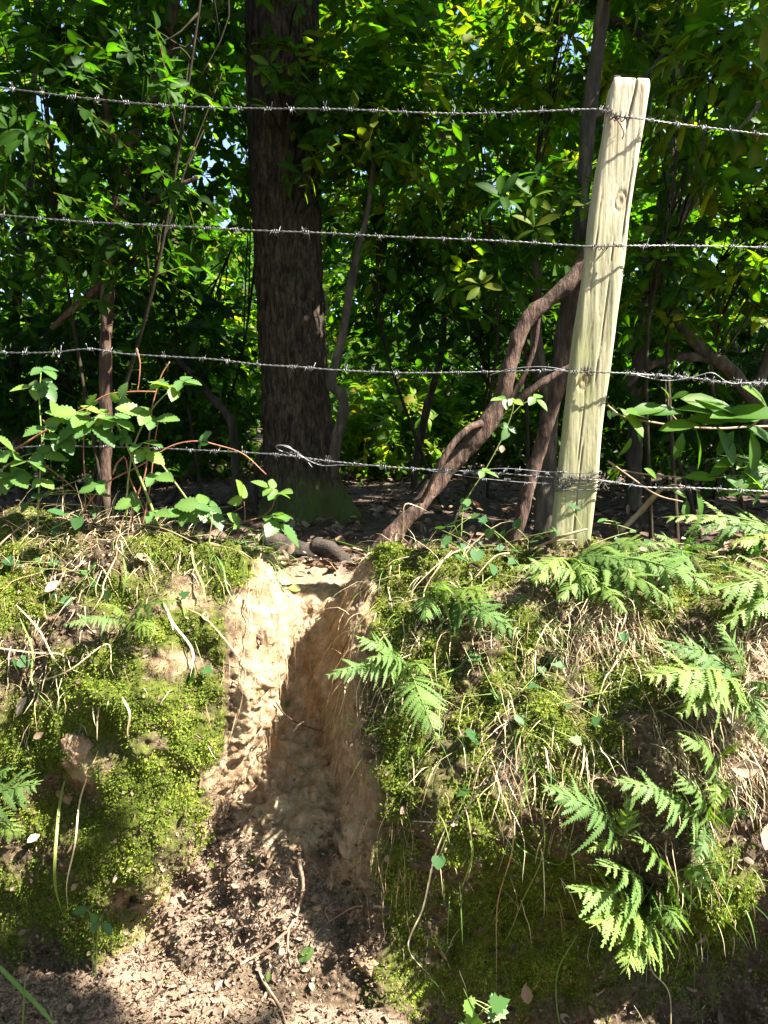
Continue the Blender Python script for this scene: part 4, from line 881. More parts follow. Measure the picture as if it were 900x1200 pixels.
for k, (lab, c, r, n) in enumerate(FAR):
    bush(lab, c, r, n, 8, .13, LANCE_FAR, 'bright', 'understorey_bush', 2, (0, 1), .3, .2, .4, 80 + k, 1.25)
for k, (lab, c, r, n, kw) in enumerate([  # hue again paints the shaded bushes darker and the bright one lighter
 ('low green understorey between the slim stem and the thick trunk', (215, 500, 7.2), (.9, .6, .55), 260, {}),
 ('low bright understorey just right of the thick trunk', (440, 500, 7.0), (.7, .5, .5), 240, dict(hue=(.4, 1))),
 ('low understorey between the leaning trunk and the dark stem', (570, 490, 7.4), (.9, .5, .6), 260, dict(hue=(.2, .9))),
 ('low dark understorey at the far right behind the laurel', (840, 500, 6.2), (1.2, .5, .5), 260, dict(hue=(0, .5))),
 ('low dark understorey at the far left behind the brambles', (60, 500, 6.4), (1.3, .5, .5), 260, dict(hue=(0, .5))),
 ('low understorey behind the fence post foot', (700, 500, 7.6), (.9, .5, .6), 240, dict(hue=(.1, .8)))]):
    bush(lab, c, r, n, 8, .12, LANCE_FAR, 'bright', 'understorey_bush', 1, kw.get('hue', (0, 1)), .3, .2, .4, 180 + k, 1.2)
def far_tree(label, c, r, n, seed, L=.2):
    cc = W(*c); foot = np.array([cc[0], cc[1], .75]); e = empty('woodland_tree', foot, label, 'tree', 'trees deep in the wood')
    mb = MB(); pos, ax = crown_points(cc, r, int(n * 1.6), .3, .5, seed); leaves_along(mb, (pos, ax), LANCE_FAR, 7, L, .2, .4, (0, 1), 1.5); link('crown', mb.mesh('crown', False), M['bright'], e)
    tb = MB(); tb.tube(smooth_path(np.array([foot - [0, 0, .1], foot + [.1, 0, 1.5], cc + [rng.normal(0, .3), 0, r[2] * .5]]), 20), np.linspace(.14, .04, 20), 12, None, .1); link('trunk', tb.mesh('trunk'), M['bark_dark'], e)
for k, (lab, c, r, n) in enumerate([
 ('far woodland tree high at the left edge', (30, 130, 12), (2.0, 1.2, 2.4), 330), ('far woodland tree behind the slim reddish stem', (180, 60, 13), (1.8, 1.2, 2.2), 260),
 ('far woodland tree behind the thick trunk', (370, 90, 13.5), (2.0, 1.2, 2.3), 300), ('far woodland tree right of the thick trunk', (520, 60, 12.5), (1.8, 1.2, 2.4), 280),
 ('far woodland tree behind the fence post top', (690, 90, 13), (2.0, 1.2, 2.4), 300), ('far woodland tree high at the right edge', (880, 70, 12), (1.9, 1.2, 2.4), 300)]):
    far_tree(lab, c, r, n, 120 + k)
def far_wood():
    mb = MB(); n = 9000; x = rng.uniform(-27, 27, n); y = rng.uniform(17, 24, n); z = .8 + rng.random(n) ** 1.9 * (5.2 + 1.5 * vnoise(np.stack([x * .35, y * 0, y * 0], 1), 2)); ax = nrm(rng.normal(0, 1, (n, 3)) + [0, -.3, .6])
    leaves_along(mb, (np.stack([x, y, z], 1), ax), LANCE_FAR, 8, .36, .2, .4, (0, 1), 1.7)
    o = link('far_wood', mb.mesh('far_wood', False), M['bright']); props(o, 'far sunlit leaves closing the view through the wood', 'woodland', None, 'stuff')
far_wood()

# ------------------------------------------------------------------ ferns
def frond_mesh(seed, np_=15, wid=.45):
    r_ = np.random.default_rng(seed); mb = MB()
    def rach(t): return np.stack([t, 0 * t + .03 * np.sin(t * 3 + seed), .10 * np.sin(np.pi * t * .8) - .22 * t * t], -1)
    t = np.linspace(0, 1, 24); mb.tube(rach(t), np.linspace(.009, .002, 24), 5, (.9, .5, .5))
    Pp, Xx, Zz, Ss, Tt = [], [], [], [], []
    for k in range(np_):
        tt = .16 + .84 * (k / np_) ** .92
        ln = wid * (1 - tt) ** .85 * min(1, .72 + (tt - .16) * 2.4) + .018
        T = nrm(rach(np.array([tt + .01]))[0] - rach(np.array([tt - .01]))[0])
        for sd in (-1, 1):
            ang = R(68 - 24 * tt) + r_.normal(0, .10); dr = -.12 + r_.normal(0, .24); ln = ln * r_.uniform(.88, 1.08)
            D = nrm(T * math.cos(ang) + np.array([0, sd, 0]) * math.sin(ang) + np.array([0, 0, dr]))
            Zl = nrm(np.array([-T[2], 0, 1.0]) + np.array([0, sd * .2, 0]) + r_.normal(0, .1, 3)); base = rach(np.array([tt + r_.normal(0, .006)]))[0]
            m = max(6, int(15 * ln / wid + 4)); st = [0.0]; hw = [.012]; xo = []
            V = []; Yl = nrm(np.cross(Zl, D)); F = []
            hwid = min(.5 * .84 / np_ * 1.7, ln * .30)
            S_ = []
            for q in range(m):                                   # deep rounded teeth, leaning forward
                s0 = q / m; pr = (1 - s0) ** .75 * min(1, .75 + 2 * s0); S_ += [(s0, .34 * pr), (s0 + .62 / m, 1.0 * pr * r_.uniform(.75, 1.15)), (s0 + .86 / m, .55 * pr)]
            S_ += [(1.0, .02)]
            h_ = np.clip(.3 + .35 * tt + r_.normal(0, .12), 0, 1); cl = []
            for (s, wq) in S_:
                mid = base + D * ln * s + np.array([0, 0, -(.30 + .25 * math.sin(k * 1.7 + seed)) * ln * s * s]); o_ = hwid * wq; fw = D * o_ * .55
                V += [mid + Yl * o_ + fw - Zl * o_ * (.22 + r_.normal(0, .08)), mid, mid - Yl * o_ + fw - Zl * o_ * (.22 + r_.normal(0, .08))]; cl += [(h_ + .12, .5, .5), (h_ - .1, .5, .5), (h_ + .12, .5, .5)]
            for q in range(len(S_) - 1):
                for c in (0, 1): F.append([q * 3 + c, q * 3 + c + 1, q * 3 + 4 + c, q * 3 + 3 + c])
            mb.add(np.array(V), F, np.clip(cl, 0, 1))
    return mb.mesh('frond', False)
FROND = [frond_mesh(3), frond_mesh(11, 13, .50), frond_mesh(21, 16, .38), frond_mesh(31, 12, .46)]
def wpt(q):
    """(px,py) on the bank surface, (px,py,depth) in the air, or (px,py,'s',lift)"""
    if len(q) == 2: return surf(*q)[0]
    if q[2] == 's': return surf(q[0], q[1], q[3])[0]
    return W(*q)
def fern(label, base, fronds, cat='fern'):
    b = wpt(base); e = empty('fern', b, label, cat, 'ferns growing on the bank')
    for k, fr in enumerate(fronds):
        tip = wpt(fr[0]); wd = fr[1] if len(fr) > 1 else 1.0; root = wpt(fr[2]) if len(fr) > 2 else b
        v = tip - root; L = np.linalg.norm(v); X = nrm(v)
        hint = fr[3] if len(fr) > 3 else (0, -.55, 1.0)
        Z = nrm(np.array(hint, float) - X * (np.array(hint, float) @ X)); Y = np.cross(Z, X)
        # the frond template droops .22 at its tip, so aim a little above it
        X2 = nrm(X + Z * .16); Z2 = nrm(Z - X2 * (Z @ X2)); Y2 = np.cross(Z2, X2)
        m4 = Matrix(np.stack([X2 * L * 1.02, Y2 * L * wd, Z2 * L], 1).tolist()).to_4x4(); m4.translation = Vector(root)
        link('frond', FROND[(k + len(label)) % 4], M['fern'], e, m4)
    return e
D_ = 1.80
fern('fern with three fronds over the right lip of the gully', (478, 782), [((386, 796, 1.93), 1.0), ((416, 746, 2.0), 1.0), ((512, 862, 1.84), 1.1), ((430, 772, 1.95), .8), ((500, 790, 1.88), .9)])
fern('small fern arching over straw below the right brow', (505, 700), [((610, 742, 1.98), 1.1), ((520, 690, 2.02), .9), ((500, 728, 2.0), .8), ((575, 700, 2.03), .9)])
fern('large spreading fern at the foot of the fence post', (668, 655), [((852, 690, 2.05), 1.0), ((790, 712, 2.02), .8), ((628, 684, 2.06), .9), ((740, 664, 2.12), .9), ((700, 690, 2.05), .9), ((785, 640, 2.2), .7)])
fern('fern frond growing beside the large fern right of the post', (690, 680), [((600, 668, 2.1), .8), ((730, 720, 2.0), .9), ((655, 705, 2.04), .8)])
fern('broad fern on the sunlit straw of the right slope', (872, 800), [((756, 792, 1.84), 1.1), ((800, 842, 1.80), 1.1), ((770, 750, 1.92), .9), ((905, 880, 1.78), .9), ((840, 730, 1.95), .9), ((930, 820, 1.80), .9), ((790, 810, 1.82), .9)])
fern('pale fern hanging left above the star-shaped fern', (728, 985), [((636, 920, 1.78), .95), ((690, 1000, 1.77), .9), ((742, 930, 1.78), .8)])
fern('fern with a lit broad frond above the star-shaped fern', (830, 965), [((722, 922, 1.78), 1.15), ((790, 905, 1.8), .9), ((862, 920, 1.78), .9), ((815, 1010, 1.76), .9), ((880, 950, 1.78), .8)])
fern('star-shaped bright fern low on the right bank', (758, 1072), [((846, 1020, 1.72), .9), ((752, 990, 1.74), 1.1), ((668, 1044, 1.72), .9), ((736, 1140, 1.69), 1.0), ((704, 1012, 1.74), .9), ((800, 1090, 1.70), .9), ((690, 1085, 1.69), .9)])
fern('fern frond poking in at the left edge', (-40, 965), [((42, 925, 1.86), 1.1), ((30, 975, 1.86), 1.0), ((10, 905, 1.88), .9)])
fern('small fern among moss on the left bank', (150, 728), [((78, 735, 1.94), 1.0), ((206, 706, 1.98), .9), ((120, 708, 2.0), .8), ((180, 745, 1.94), .8)])
fern('fern with flat fronds right of the fence post', (945, 645, 2.5), [((780, 606, 2.45), .7), ((820, 622, 2.35), .7), ((900, 590, 2.5), .8), ((860, 640, 2.3), .8)])
fern('shaded fern at the right edge below the flat fronds', (950, 690), [((830, 694, 2.0), .9), ((880, 722, 1.96), .9), ((900, 660, 2.1), .9), ((850, 740, 1.95), .8)])
fern('glossy fern in half shade at the right edge under the laurel', (935, 575, 2.55), [((828, 540, 2.5), .9), ((850, 575, 2.5), .9), ((900, 530, 2.55), .9)])
fern('small lower fern on the slope above the dead leaves', (840, 905), [((795, 860, 1.8), .9), ((870, 870, 1.8), .9), ((835, 945, 1.77), .9)])

# ------------------------------------------------------------------ brambles
def leaf_compound(n=3, tpl=SERR, seed=0):
    mb = MB(); r_ = np.random.default_rng(seed); mb.tube([(-.35, 0, -.03), (-.1, 0, 0), (.2, 0, .01)], .012, 4, (.8, .5, .5))
    h = r_.random()
    ang = {3: [0, 72, -72], 5: [0, 50, -50, 105, -105], 1: [0]}[n]
    for k, a in enumerate(ang):
        a = R(a + r_.normal(0, 6)); X = np.array([math.cos(a), math.sin(a), r_.normal(-.12, .15)]); Z = np.array([0, 0, 1.0]) + r_.normal(0, .22, 3)
        mb.stamp(tpl, np.array([.18 if k == 0 else .0, 0, 0]), X, Z, .82 if k == 0 else .66, 1.0, np.array([[np.clip(h * .6 + r_.random() * .4, 0, 1), .5, .5]]))
    return mb.mesh('leaf', True)
BLEAF = [leaf_compound(3, SERR, 1), leaf_compound(3, SERR, 2), leaf_compound(5, SERR, 3), leaf_compound(3, SERR, 4)]
def put_leaf(parent, me, mat, pos, X, Z, s):
    X = nrm(X); Z = nrm(np.asarray(Z, float) - X * (np.asarray(Z, float) @ X)); Y = np.cross(Z, X)
    m4 = Matrix((np.stack([X, Y, Z], 1) * s).tolist()).to_4x4(); m4.translation = Vector(pos); return link('leaf', me, M[mat], parent, m4)
def bramble(label, stems, leaves, d=2.32, cmat='cane', name='bramble', me=BLEAF, lmat='bramble', group='brambles and seedlings on the bank', cat='bramble', lsc=.8, zn=(.2, -.5, 1.0)):
    e = None
    for st in stems:
        pts = [W(q[0], q[1], q[2] if len(q) > 2 else d) for q in st['p']]
        if e is None: e = empty(name, pts[0], label, cat, group)
        q = smooth_path(np.array(pts), len(pts) * 10); r = st.get('r', .0022); mb = MB(); mb.tube(q, np.linspace(r * 1.15, r * .65, len(q)), 7, None, .06)
        if st.get('thorn'):
            for i in range(4, len(q) - 2, 5):
                dv = nrm(rng.normal(0, 1, 3)); mb.tube([q[i], q[i] + dv * .007], [.0012, .0002], 4)
        link('stem', mb.mesh('stem'), M[st.get('m', cmat)], e)
    for (x, y, s, dx, dy, *o) in leaves:
        dd = o[0] if o else d - .04; p = W(x, y, dd); sz = s * lsc * dd / FPX
        X = np.array([dx, -.35 + rng.normal(0, .15), -dy]); Z = np.array(zn) + rng.normal(0, .2, 3)
        put_leaf(e, me[rng.integers(len(me))], lmat, p, X, Z, sz)
    return e
bramble('bramble with red canes arching over the left bank', [
    dict(p=[(-10, 545), (25, 522), (70, 495), (100, 478), (125, 463), (155, 459), (183, 459)], thorn=1, r=.0030),
    dict(p=[(154, 622), (158, 590), (170, 555), (175, 510), (178, 480), (184, 455), (190, 438), (199, 424)], thorn=1, r=.0026),
    dict(p=[(166, 622), (174, 580), (178, 550), (181, 520), (186, 492)], r=.0022), dict(p=[(160, 408), (164, 425), (163, 445), (161, 459)], r=.0018, thorn=1),
    dict(p=[(90, 612), (120, 570), (165, 545), (200, 523), (230, 517), (256, 522), (285, 532), (312, 556)], r=.0024, thorn=1),
    dict(p=[(50, 492), (56, 500), (62, 520)], r=.0014), dict(p=[(52, 545), (75, 562), (92, 578)], r=.002), dict(p=[(132, 556), (138, 542), (147, 537), (152, 560), (166, 592), (180, 625)], r=.0024)],
    [(205, 455, 40, -.9, -.2), (213, 452, 26, .8, -.2), (192, 448, 24, -.5, .2), (182, 556, 40, .7, .2), (140, 470, 30, .3, -.8), (70, 494, 34, -.2, -.8), (120, 568, 36, -.7, .1), (236, 517, 26, .5, -.6), (180, 600, 36, .8, .1), (160, 585, 34, -.7, .2)])
bramble('tall pale green bramble shoot nearest the left edge', [dict(p=[(44, 620), (46, 570), (49, 520), (46, 470), (48, 436)], m='green_stem', r=.0026), dict(p=[(49, 520), (54, 500), (60, 490)], m='green_stem', r=.0015)],
    [(50, 432, 34, .6, .3), (42, 452, 36, -.7, .2), (52, 452, 30, .7, .6), (58, 500, 40, -.5, .1), (70, 512, 40, .6, .4), (48, 562, 30, .5, .3)], cmat='green_stem')
bramble('broad-leaved bramble spray above the left moss', [dict(p=[(112, 600), (100, 560), (98, 520), (101, 495), (102, 478)], m='cane', r=.0018), dict(p=[(101, 500), (110, 492), (118, 488)], m='cane', r=.0014)],
    [(98, 488, 52, -.7, -.2), (106, 496, 54, .8, .45), (104, 478, 30, .3, -.5), (90, 498, 40, -.4, .6), (112, 490, 40, .9, -.1)])
bramble('long yellowish bramble stem leaning across the red canes', [dict(p=[(192, 640), (176, 590), (158, 545), (144, 510), (134, 492)], m='green_stem', r=.0046), dict(p=[(234, 606), (212, 575), (190, 545), (170, 522)], m='green_stem', r=.003)],
    [(134, 490, 40, .8, .4), (122, 486, 34, -.5, -.2)], cmat='green_stem')
bramble('upright bramble shoot with pale folded leaves left of the trunk', [dict(p=[(148, 615), (150, 565), (158, 520), (172, 490), (186, 470), (212, 447)], m='green_stem', r=.0026)],
    [(172, 485, 44, -.8, -.3), (178, 490, 44, .9, .1), (165, 520, 44, .8, -.1), (168, 528, 40, .6, .4), (212, 446, 34, .8, .1), (146, 512, 26, -.6, .2)], cmat='green_stem')
bramble('low bramble leaves at the left edge under the fourth wire', [dict(p=[(-20, 610), (0, 580), (12, 555)], m='green_stem', r=.002), dict(p=[(-10, 560), (25, 535), (60, 530)], m='green_stem', r=.002)],
    [(14, 556, 44, .7, .2), (2, 560, 40, -.6, .3), (30, 540, 46, .9, .1), (20, 532, 44, -.2, -.4), (45, 532, 44, .9, .15), (2, 530, 40, .3, .2)], cmat='green_stem')
bramble('sunlit bramble spray reaching over the gully towards the trunk', [dict(p=[(205, 612, 2.34), (230, 611, 2.33), (262, 613, 2.32), (285, 617, 2.31), (305, 622, 2.3), (316, 620, 2.3)], m='green_stem', r=.0022), dict(p=[(287, 612, 2.31), (287, 600, 2.31), (286, 588, 2.31)], m='cane', r=.0014), dict(p=[(286, 611, 2.31), (305, 606, 2.31), (318, 596, 2.3), (323, 580, 2.3)], m='cane', r=.0016), dict(p=[(240, 606, 2.32), (268, 602, 2.32), (284, 594, 2.31)], m='cane', r=.001)],
    [(284, 584, 30, -.15, -.8, 2.29), (324, 577, 30, .5, .0, 2.28), (318, 572, 26, -.8, -.3, 2.28), (322, 610, 44, .7, .5, 2.27), (318, 604, 32, .6, -.1, 2.28), (240, 592, 36, -.8, -.1, 2.3), (246, 596, 34, .6, .6, 2.3), (279, 612, 20, -.3, -.5, 2.3), (218, 600, 32, -.6, .1, 2.3)], cmat='green_stem', lsc=.98, zn=(.35, -.45, .9))
bramble('thin bramble shoot winding up before the leaning trunk', [dict(p=[(540, 630, 2.36), (545, 590, 2.36), (570, 548, 2.36), (590, 510, 2.36), (601, 480, 2.36), (600, 470, 2.36)], m='green_stem', r=.0018), dict(p=[(601, 485, 2.36), (612, 474, 2.36), (624, 468, 2.36)], m='green_stem', r=.0012)],
    [(592, 468, 26, -.9, .1), (600, 468, 20, .5, .3), (626, 466, 28, .7, .5), (596, 500, 24, -.3, .6), (566, 552, 26, .7, .2)], cmat='green_stem')

# ------------------------------------------------------------------ ivy, seedlings, herbs
def single_leaf(tpl, seed, petiole=.5):
    mb = MB(); mb.tube([(-petiole, 0, -.12), (-petiole * .4, 0, -.03), (.05, 0, 0)], .018, 4, (.9, .5, .5)); mb.stamp(tpl, np.zeros(3), np.array([1.0, 0, -.1]), np.array([0, 0, 1.0]), 1.0, 1.0, np.array([[.15 + .2 * seed, .5, .5]])); return mb.mesh('leaf', True)
IVYL = [single_leaf(IVY, k) for k in range(3)]; HEARTL = [single_leaf(HEART, k) for k in range(3)]; OVALL = [single_leaf(OVAL, k, .1) for k in range(4)]; LOBEL = [single_leaf(LOBED, 2)]; LANCEL = [single_leaf(LANCE, k, .08) for k in range(4)]
def herb(label, spots, me, lmat='ivy', name='ivy_plant', cat='ivy', size=22, up=1.0, stem=True, group='brambles and seedlings on the bank'):
    b = surf(*spots[0][:2])[0]; e = empty(name, b, label, cat, group); last = b
    for (x, y, *o) in spots:
        s = o[0] if o else size
        p, n = surf(x, y, .014 + .012 * rng.random()) if len(o) < 2 else (W(x, y, o[1]), np.array([0, -.4, .9]))
        X = nrm(rng.normal(0, .7, 3) + [0, -.4, -.15]); Z = nrm(n * .6 + np.array([.2, -.3, .9 * up]) + rng.normal(0, .2, 3))
        put_leaf(e, me[rng.integers(len(me))], lmat, p, X, Z, s * 1.35 / FPX * rng.uniform(.8, 1.15))
        if stem:
            mb = MB(); mb.tube(smooth_path(np.array([last, (last + p) / 2 + n * .006, p]), 9), .0011, 5); link('stem', mb.mesh('stem'), M['green_stem'], e); last = p
    return e
herb('ivy trailing along the brow left of the fence post', [(500, 640), (522, 632), (540, 622, 24, 2.3), (560, 632), (575, 620, 24, 2.3), (590, 634), (604, 618, 26, 2.3), (618, 636), (632, 628, 24, 2.28), (650, 622, 30, 2.25), (585, 645), (548, 648), (610, 648), (565, 612, 22, 2.32)], IVYL + HEARTL)
herb('upright ivy shoots in front of the leaning trunk base', [(536, 640), (532, 615, 22, 2.3), (540, 600, 22, 2.32), (546, 585, 22, 2.32), (525, 628, 20, 2.3), (552, 606, 22, 2.3), (515, 620, 24, 2.3), (560, 645, 26, 2.2), (545, 655, 26, 2.2)], HEARTL)
herb('ivy sprawling down the brow under the large fern', [(600, 662), (622, 676), (645, 690), (580, 680), (560, 700), (640, 720, 26), (670, 736, 24), (615, 705), (590, 722), (545, 735), (705, 738), (735, 745)], IVYL + HEARTL)
herb('ivy scrambling over straw right of the small fern', [(640, 790), (665, 805), (690, 815), (655, 830), (625, 812), (700, 845), (715, 790), (740, 805), (610, 840), (680, 870)], IVYL + HEARTL, size=20)
herb('low ivy among ferns on the crest right of the post', [(740, 648), (760, 640), (785, 655), (810, 645), (835, 652), (860, 640), (880, 655), (770, 668), (850, 668), (800, 632), (720, 650)], IVYL + HEARTL, size=26)
fern('young upright fern on the crest midway between post and frame edge', (800, 650), [((768, 628, 2.3), 1.0), ((822, 618, 2.3), 1.0), ((840, 642, 2.2), .9), ((790, 672, 2.1), .9)])
herb('few ivy leaves beside the right foot of the post', [(725, 632), (722, 612, 32, 2.3), (700, 612, 24, 2.28), (745, 622, 22, 2.3), (690, 640, 24, 2.25), (668, 592, 28, 2.28)], IVYL + OVALL)
herb('pale ground ivy on top of the left bank', [(70, 618), (75, 602, 34, 2.25), (92, 606, 28, 2.25), (55, 625), (70, 628), (40, 612), (110, 598, 24, 2.3), (130, 604), (95, 575, 30, 2.3), (50, 580, 30, 2.3), (120, 580, 26, 2.32), (100, 560, 30, 2.32), (30, 590, 26, 2.3), (145, 596, 22, 2.3)], HEARTL + IVYL)
herb('scattered ivy leaves low on the left mossy top', [(20, 655), (30, 662), (45, 656), (62, 705, 22), (80, 706, 22), (120, 660, 20), (118, 676, 20), (66, 662), (14, 664, 22), (105, 668, 18), (130, 690, 20)], HEARTL)
herb('two-leaved seedling at the left edge of the mossy face', [(27, 768, 24), (27, 778, 24)], HEARTL, 'grass', 'seedling', 'seedling')
herb('lone ivy leaves on the mossy lump beside the gully', [(228, 788, 28), (208, 700, 20), (240, 782, 20)], LOBEL + IVYL)
herb('ivy leaves on the right bank under the small fern', [(525, 790), (515, 815, 28), (580, 810, 26), (590, 820, 24), (565, 770, 24), (600, 760, 28), (640, 768, 34), (655, 762, 30), (555, 868, 32), (545, 930, 34), (520, 1000, 24), (640, 800, 20)], IVYL + HEARTL)
herb('lobed green seedling at the bottom edge', [(560, 1190, 44, 1.72), (575, 1180, 40, 1.72), (548, 1170, 30, 1.73), (585, 1195, 40, 1.71), (555, 1205, 44, 1.71)], LOBEL, 'bramble', 'lobed_seedling', 'seedling', stem=True)
def upright_seedling():
    e = bramble('small seedling with oval leaflets standing before the left lump', [dict(p=[(112, 1145, 1.86), (113, 1115, 1.86), (116, 1085, 1.86), (120, 1072, 1.86)], m='green_stem', r=.0018), dict(p=[(108, 1145, 1.86), (110, 1110, 1.87), (106, 1075, 1.86), (102, 1065, 1.86)], m='green_stem', r=.0014)],
        [(118, 1080, 20, -.7, .5, 1.85), (120, 1082, 20, .6, .5, 1.85), (120, 1074, 16, .2, -.7, 1.85), (103, 1066, 20, -.9, -.1, 1.85), (107, 1070, 18, .4, .8, 1.85), (108, 1064, 16, .2, -.9, 1.85)], 1.86, 'green_stem', 'oval_seedling', OVALL, 'bramble', 'brambles and seedlings on the bank', 'seedling', 1.0)
upright_seedling()
def laurel():
    e = bramble('sunlit laurel branch with long leaves right of the post', [
        dict(p=[(975, 505, 2.75), (930, 500, 2.7), (880, 500, 2.65), (845, 502, 2.6), (800, 500, 2.55), (760, 494, 2.5), (730, 488, 2.48), (712, 475, 2.47)], m='stick', r=.0042),
        dict(p=[(880, 500, 2.65), (900, 485, 2.62), (930, 478, 2.6)], m='stick', r=.003), dict(p=[(800, 500, 2.55), (785, 482, 2.52), (783, 464, 2.5)], m='stick', r=.0025), dict(p=[(712, 540, 2.5), (740, 560, 2.45), (770, 580, 2.42), (800, 588, 2.42)], m='stick', r=.003), dict(p=[(712, 548, 2.5), (760, 556, 2.5), (830, 560, 2.5), (910, 552, 2.5)], m='stick', r=.0025)],
        [(784, 466, 26, -.4, -.7), (786, 468, 26, .5, -.4), (782, 478, 60, -1, -.1), (800, 484, 64, -1, -.25), (790, 480, 60, 1, -.15), (805, 492, 70, 1, -.2), (850, 480, 66, -1, -.45), (830, 492, 76, 1, -.25), (820, 498, 60, -.9, -.1), (840, 500, 60, .5, .9), (815, 502, 60, .3, .9), (800, 506, 40, -.2, .9), (838, 488, 90, .7, -.2), (760, 492, 56, -.7, -.5), (742, 486, 40, .4, .8), (870, 490, 60, -.9, -.3), (880, 505, 60, .2, .9), (872, 498, 66, .8, .3), (900, 480, 60, -.5, -.6), (905, 482, 60, .8, .1), (860, 505, 44, -.6, .6), (726, 478, 54, .7, .6), (815, 468, 64, 1, .1),
         (770, 562, 30, -.4, -.5), (780, 570, 34, .8, .2), (815, 572, 44, .3, .9), (800, 560, 50, 1, -.2), (845, 556, 50, .9, .4), (830, 560, 44, .5, -.6), (870, 552, 50, .6, .3), (880, 560, 44, -.6, .3), (805, 586, 30, -.2, .6), (724, 535, 34, .5, -.6), (860, 548, 40, -.7, -.3)],
        2.52, 'stick', 'laurel_branch', LANCEL, 'laurel', 'shrubs of the woodland understorey', 'laurel', .8, (.3, -.75, .9))
M['laurel'] = leaf_mat('laurel leaf', [(0, (.03, .085, .01)), (.6, (.06, .14, .015)), (1, (.12, .2, .02))], .5, .5, (1.8, 1.9, .3), .25)
laurel()

# ------------------------------------------------------------------ single blades, sticks, stones, leaves that stand out
def blade(label, pts, w=.0045, mat='grass', name='grass_blade', cat='grass blade'):
    P = smooth_path(np.array([wpt(q) for q in pts]), 26); t = np.linspace(0, 1, 26); T = nrm(np.gradient(P, axis=0)); view = nrm(P - CAM)
    S = nrm(np.cross(T, view) + .35 * view); pr = np.clip(np.minimum(t * 6 + .35, (1 - t) * 3.2), .05, 1); w = w * .75; off = S * (w * pr)[:, None] * .5; nn = np.cross(S, T) * (w * pr)[:, None] * .22
    V = np.stack([P - off - nn, P, P + off - nn], 1).reshape(-1, 3); F = []
    for k in range(25):
        for c in (0, 1): F.append([k * 3 + c, k * 3 + c + 1, k * 3 + 4 + c, k * 3 + 3 + c])
    mb = MB(); mb.add(V, F, (rng.uniform(.3, 1), .5, .5)); o = rootmesh(name, mb.mesh(name), M[mat], P[0]); props(o, label, cat, 'long grass blades on the bank'); return o
S = 's'
blade('long green blade hanging before the moss of the left lump', [(79, 912, S, .02), (76, 950, S, .03), (71, 1000, S, .03), (70, 1040, S, .03), (75, 1072, S, .02)], .011)
blade('long pale dry stem slanting down the left mossy face', [(119, 880, S, .02), (108, 930, S, .035), (95, 985, S, .035), (88, 1030, S, .03), (86, 1068, S, .03)], .006, 'straw', 'dry_stem', 'dry stem')
blade('broad green blade at the bottom left corner', [(-6, 1128, 1.7), (20, 1155, 1.68), (45, 1180, 1.66), (75, 1215, 1.64)], .014)
blade('short green blade crossing the one in the bottom left corner', [(26, 1215, 1.66), (28, 1175, 1.67), (30, 1140, 1.68)], .006)
blade('white dry stem kinked over the left edge moss', [(-8, 754, S, .03), (40, 760, S, .035), (76, 766, S, .035), (90, 780, S, .03), (104, 793, S, .02)], .0055, 'straw', 'dry_stem', 'dry stem')
blade('pale dry stem crossing the kinked white stem', [(22, 706, S, .025), (45, 735, S, .035), (66, 768, S, .035), (84, 792, S, .02)], .006, 'straw', 'dry_stem', 'dry stem')
blade('dry stem bent like a roof on the left moss', [(50, 800, S, .02), (90, 782, S, .03), (127, 764, S, .035), (132, 780, S, .03), (136, 798, S, .02)], .005, 'straw', 'dry_stem', 'dry stem')
blade('green stem running down from the left brow past the seedling', [(30, 722, S, .02), (38, 760, S, .03), (50, 800, S, .03), (66, 836, S, .02)], .006)
blade('curved pale straw dropping from the left brow', [(134, 652, S, .02), (131, 680, S, .03), (122, 705, S, .03), (112, 720, S, .02)], .005, 'straw', 'dry_stem', 'dry stem')
blade('yellow flat blade standing on the left brow', [(145, 652, S, .02), (146, 680, S, .025), (144, 702, S, .015)], .008)
blade('pale double straw on the lump above the lone ivy leaf', [(194, 708, S, .02), (205, 735, S, .03), (216, 768, S, .03), (224, 792, S, .02)], .008, 'straw', 'dry_stem', 'dry stem')
blade('long straw sweeping right towards the gully', [(218, 712, S, .02), (240, 730, S, .03), (262, 752, S, .03), (280, 770, S, .02), (302, 768, S, .02)], .0055, 'straw', 'dry_stem', 'dry stem')
blade('yellow-green blade hanging from the lump top', [(228, 640, S, .02), (232, 665, S, .03), (237, 690, S, .03), (242, 714, S, .02)], .009)
blade('green blade hanging right of the yellow-green one', [(255, 652, S, .02), (264, 672, S, .03), (272, 692, S, .03), (280, 712, S, .02)], .006)
blade('grey curled dry blade under the left moss shelf', [(144, 816, S, .02), (150, 830, S, .03), (153, 846, S, .03), (151, 862, S, .02)], .008, 'straw', 'dry_stem', 'dry stem')
blade('green runner looping across the gully edge', [(405, 845, S, .02), (425, 854, S, .03), (455, 850, S, .04), (484, 828, S, .03)], .0045)
blade('pale blade arching from straw on the right bank', [(545, 760, S, .03), (528, 772, S, .045), (512, 790, S, .05)], .006)
blade('pink-brown dry stalk bowing down low on the right bank', [(518, 964, S, .02), (502, 1000, S, .05), (491, 1050, S, .055), (490, 1095, S, .05), (498, 1135, S, .03)], .006, 'straw', 'dry_stem', 'dry stem')
blade('short flat pale blade below the dark twig', [(538, 955, S, .02), (541, 990, S, .035), (545, 1030, S, .03)], .009)
blade('long yellow stem dropping past the lone right ivy leaf', [(612, 872, S, .02), (610, 910, S, .035), (600, 940, S, .04), (594, 960, S, .03)], .007)
blade('long green runner curving down the dark right face', [(636, 930, S, .02), (632, 980, S, .035), (618, 1040, S, .04), (604, 1080, S, .035), (588, 1112, S, .02)], .0045)
